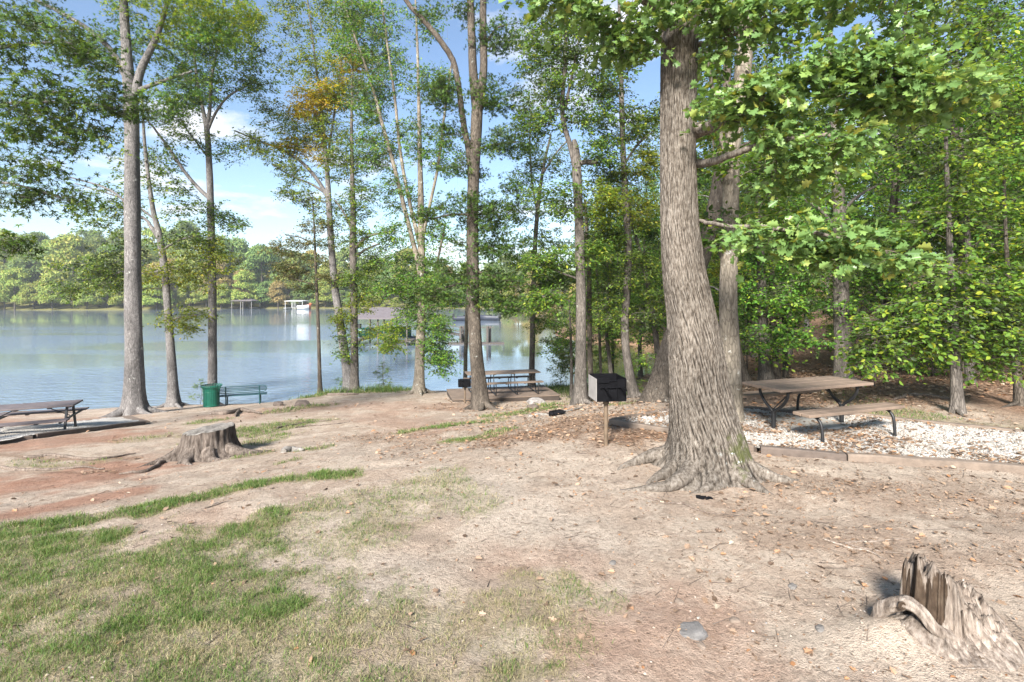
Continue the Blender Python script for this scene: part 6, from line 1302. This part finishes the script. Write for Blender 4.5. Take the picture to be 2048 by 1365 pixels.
# ------------------------------------------------------------------ light, sky, camera
SUN_EL, SUN_DIR = math.radians(33), np.array([-.34, -.94])
SUN_DIR = SUN_DIR/np.linalg.norm(SUN_DIR); sd = Vector((SUN_DIR[0]*math.cos(SUN_EL), SUN_DIR[1]*math.cos(SUN_EL), math.sin(SUN_EL)))
sl = bpy.data.lights.new('sun', 'SUN'); sl.energy = SUN_E; sl.angle = math.radians(SUN_A); sl.color = (1, .955, .895)
so = bpy.data.objects.new('sun', sl); so.rotation_euler = (-sd).to_track_quat('-Z', 'Y').to_euler(); so.location = (30, -15, 40); COL.objects.link(so)
wd = bpy.data.worlds.new('World'); scene.world = wd; wd.use_nodes = True; nt = wd.node_tree; nt.nodes.clear(); lk = nt.links
sk = N(nt, 'ShaderNodeTexSky', sky_type='NISHITA', sun_disc=False, sun_elevation=SUN_EL, sun_rotation=math.atan2(SUN_DIR[0], SUN_DIR[1])); sk.air_density = 1.; sk.dust_density = .3; sk.ozone_density = 2.
tc = N(nt, 'ShaderNodeTexCoord'); sx = N(nt, 'ShaderNodeSeparateXYZ'); lk.new(tc.outputs['Generated'], sx.inputs[0])
za = N(nt, 'ShaderNodeMath', operation='ADD', inp={1: .16}); lk.new(sx.outputs[2], za.inputs[0]); zm = N(nt, 'ShaderNodeMath', operation='MAXIMUM', inp={1: .05}); lk.new(za.outputs[0], zm.inputs[0])
dx = N(nt, 'ShaderNodeMath', operation='DIVIDE'); dy = N(nt, 'ShaderNodeMath', operation='DIVIDE'); lk.new(sx.outputs[0], dx.inputs[0]); lk.new(zm.outputs[0], dx.inputs[1]); lk.new(sx.outputs[1], dy.inputs[0]); lk.new(zm.outputs[0], dy.inputs[1])
cx = N(nt, 'ShaderNodeCombineXYZ', inp={2: CLOUD_SEED}); lk.new(dx.outputs[0], cx.inputs[0]); lk.new(dy.outputs[0], cx.inputs[1])
cn = noise(nt, cx.outputs[0], 1.75, 9, .58); cr_ = ramp(nt, [(CLOUD_T, 0), (CLOUD_T+.13, .95)]); lk.new(cn, cr_.inputs[0])
col = mixc(nt, cr_.outputs[0], sk.outputs[0], CLOUD_C)
bg = N(nt, 'ShaderNodeBackground', inp={1: SKY_S}); lk.new(col, bg.inputs[0]); wo = N(nt, 'ShaderNodeOutputWorld'); lk.new(bg.outputs[0], wo.inputs[0])

# the air itself: thin even haze over the whole place
if HAZE > 0:
    hm, nt, _, lk = newmat('air_haze'); v = N(nt, 'ShaderNodeVolumePrincipled'); v.inputs['Color'].default_value = (.90, .95, 1., 1); v.inputs['Density'].default_value = HAZE; v.inputs['Anisotropy'].default_value = .2
    o = N(nt, 'ShaderNodeOutputMaterial'); lk.new(v.outputs[0], o.inputs['Volume'])
    hb = MB(); hb.box((0, 205, 21), (880, 540, 62)); hz = hb.obj('haze', hm, smooth_=False); tag(hz, kind='stuff')
cam = bpy.data.cameras.new('camera'); co_ = bpy.data.objects.new('camera', cam); COL.objects.link(co_); co_.location = (0, 0, CAMZ); co_.rotation_euler = (PI/2, 0, 0)
cam.lens = 18; cam.sensor_width = 36; cam.shift_y = -92.5/2048; cam.clip_end = 2000; cam.clip_start = .05; scene.camera = co_
scene.view_settings.view_transform = 'Standard'; scene.view_settings.look = 'None'; scene.view_settings.gamma = 1; scene.view_settings.exposure = EXPO
cy = scene.cycles; cy.use_denoising = True; cy.max_bounces = 7; cy.diffuse_bounces = 4; cy.glossy_bounces = 3; cy.transmission_bounces = 5; cy.transparent_max_bounces = 4; cy.caustics_reflective = False; cy.caustics_refractive = False
cy.sample_clamp_indirect = 6
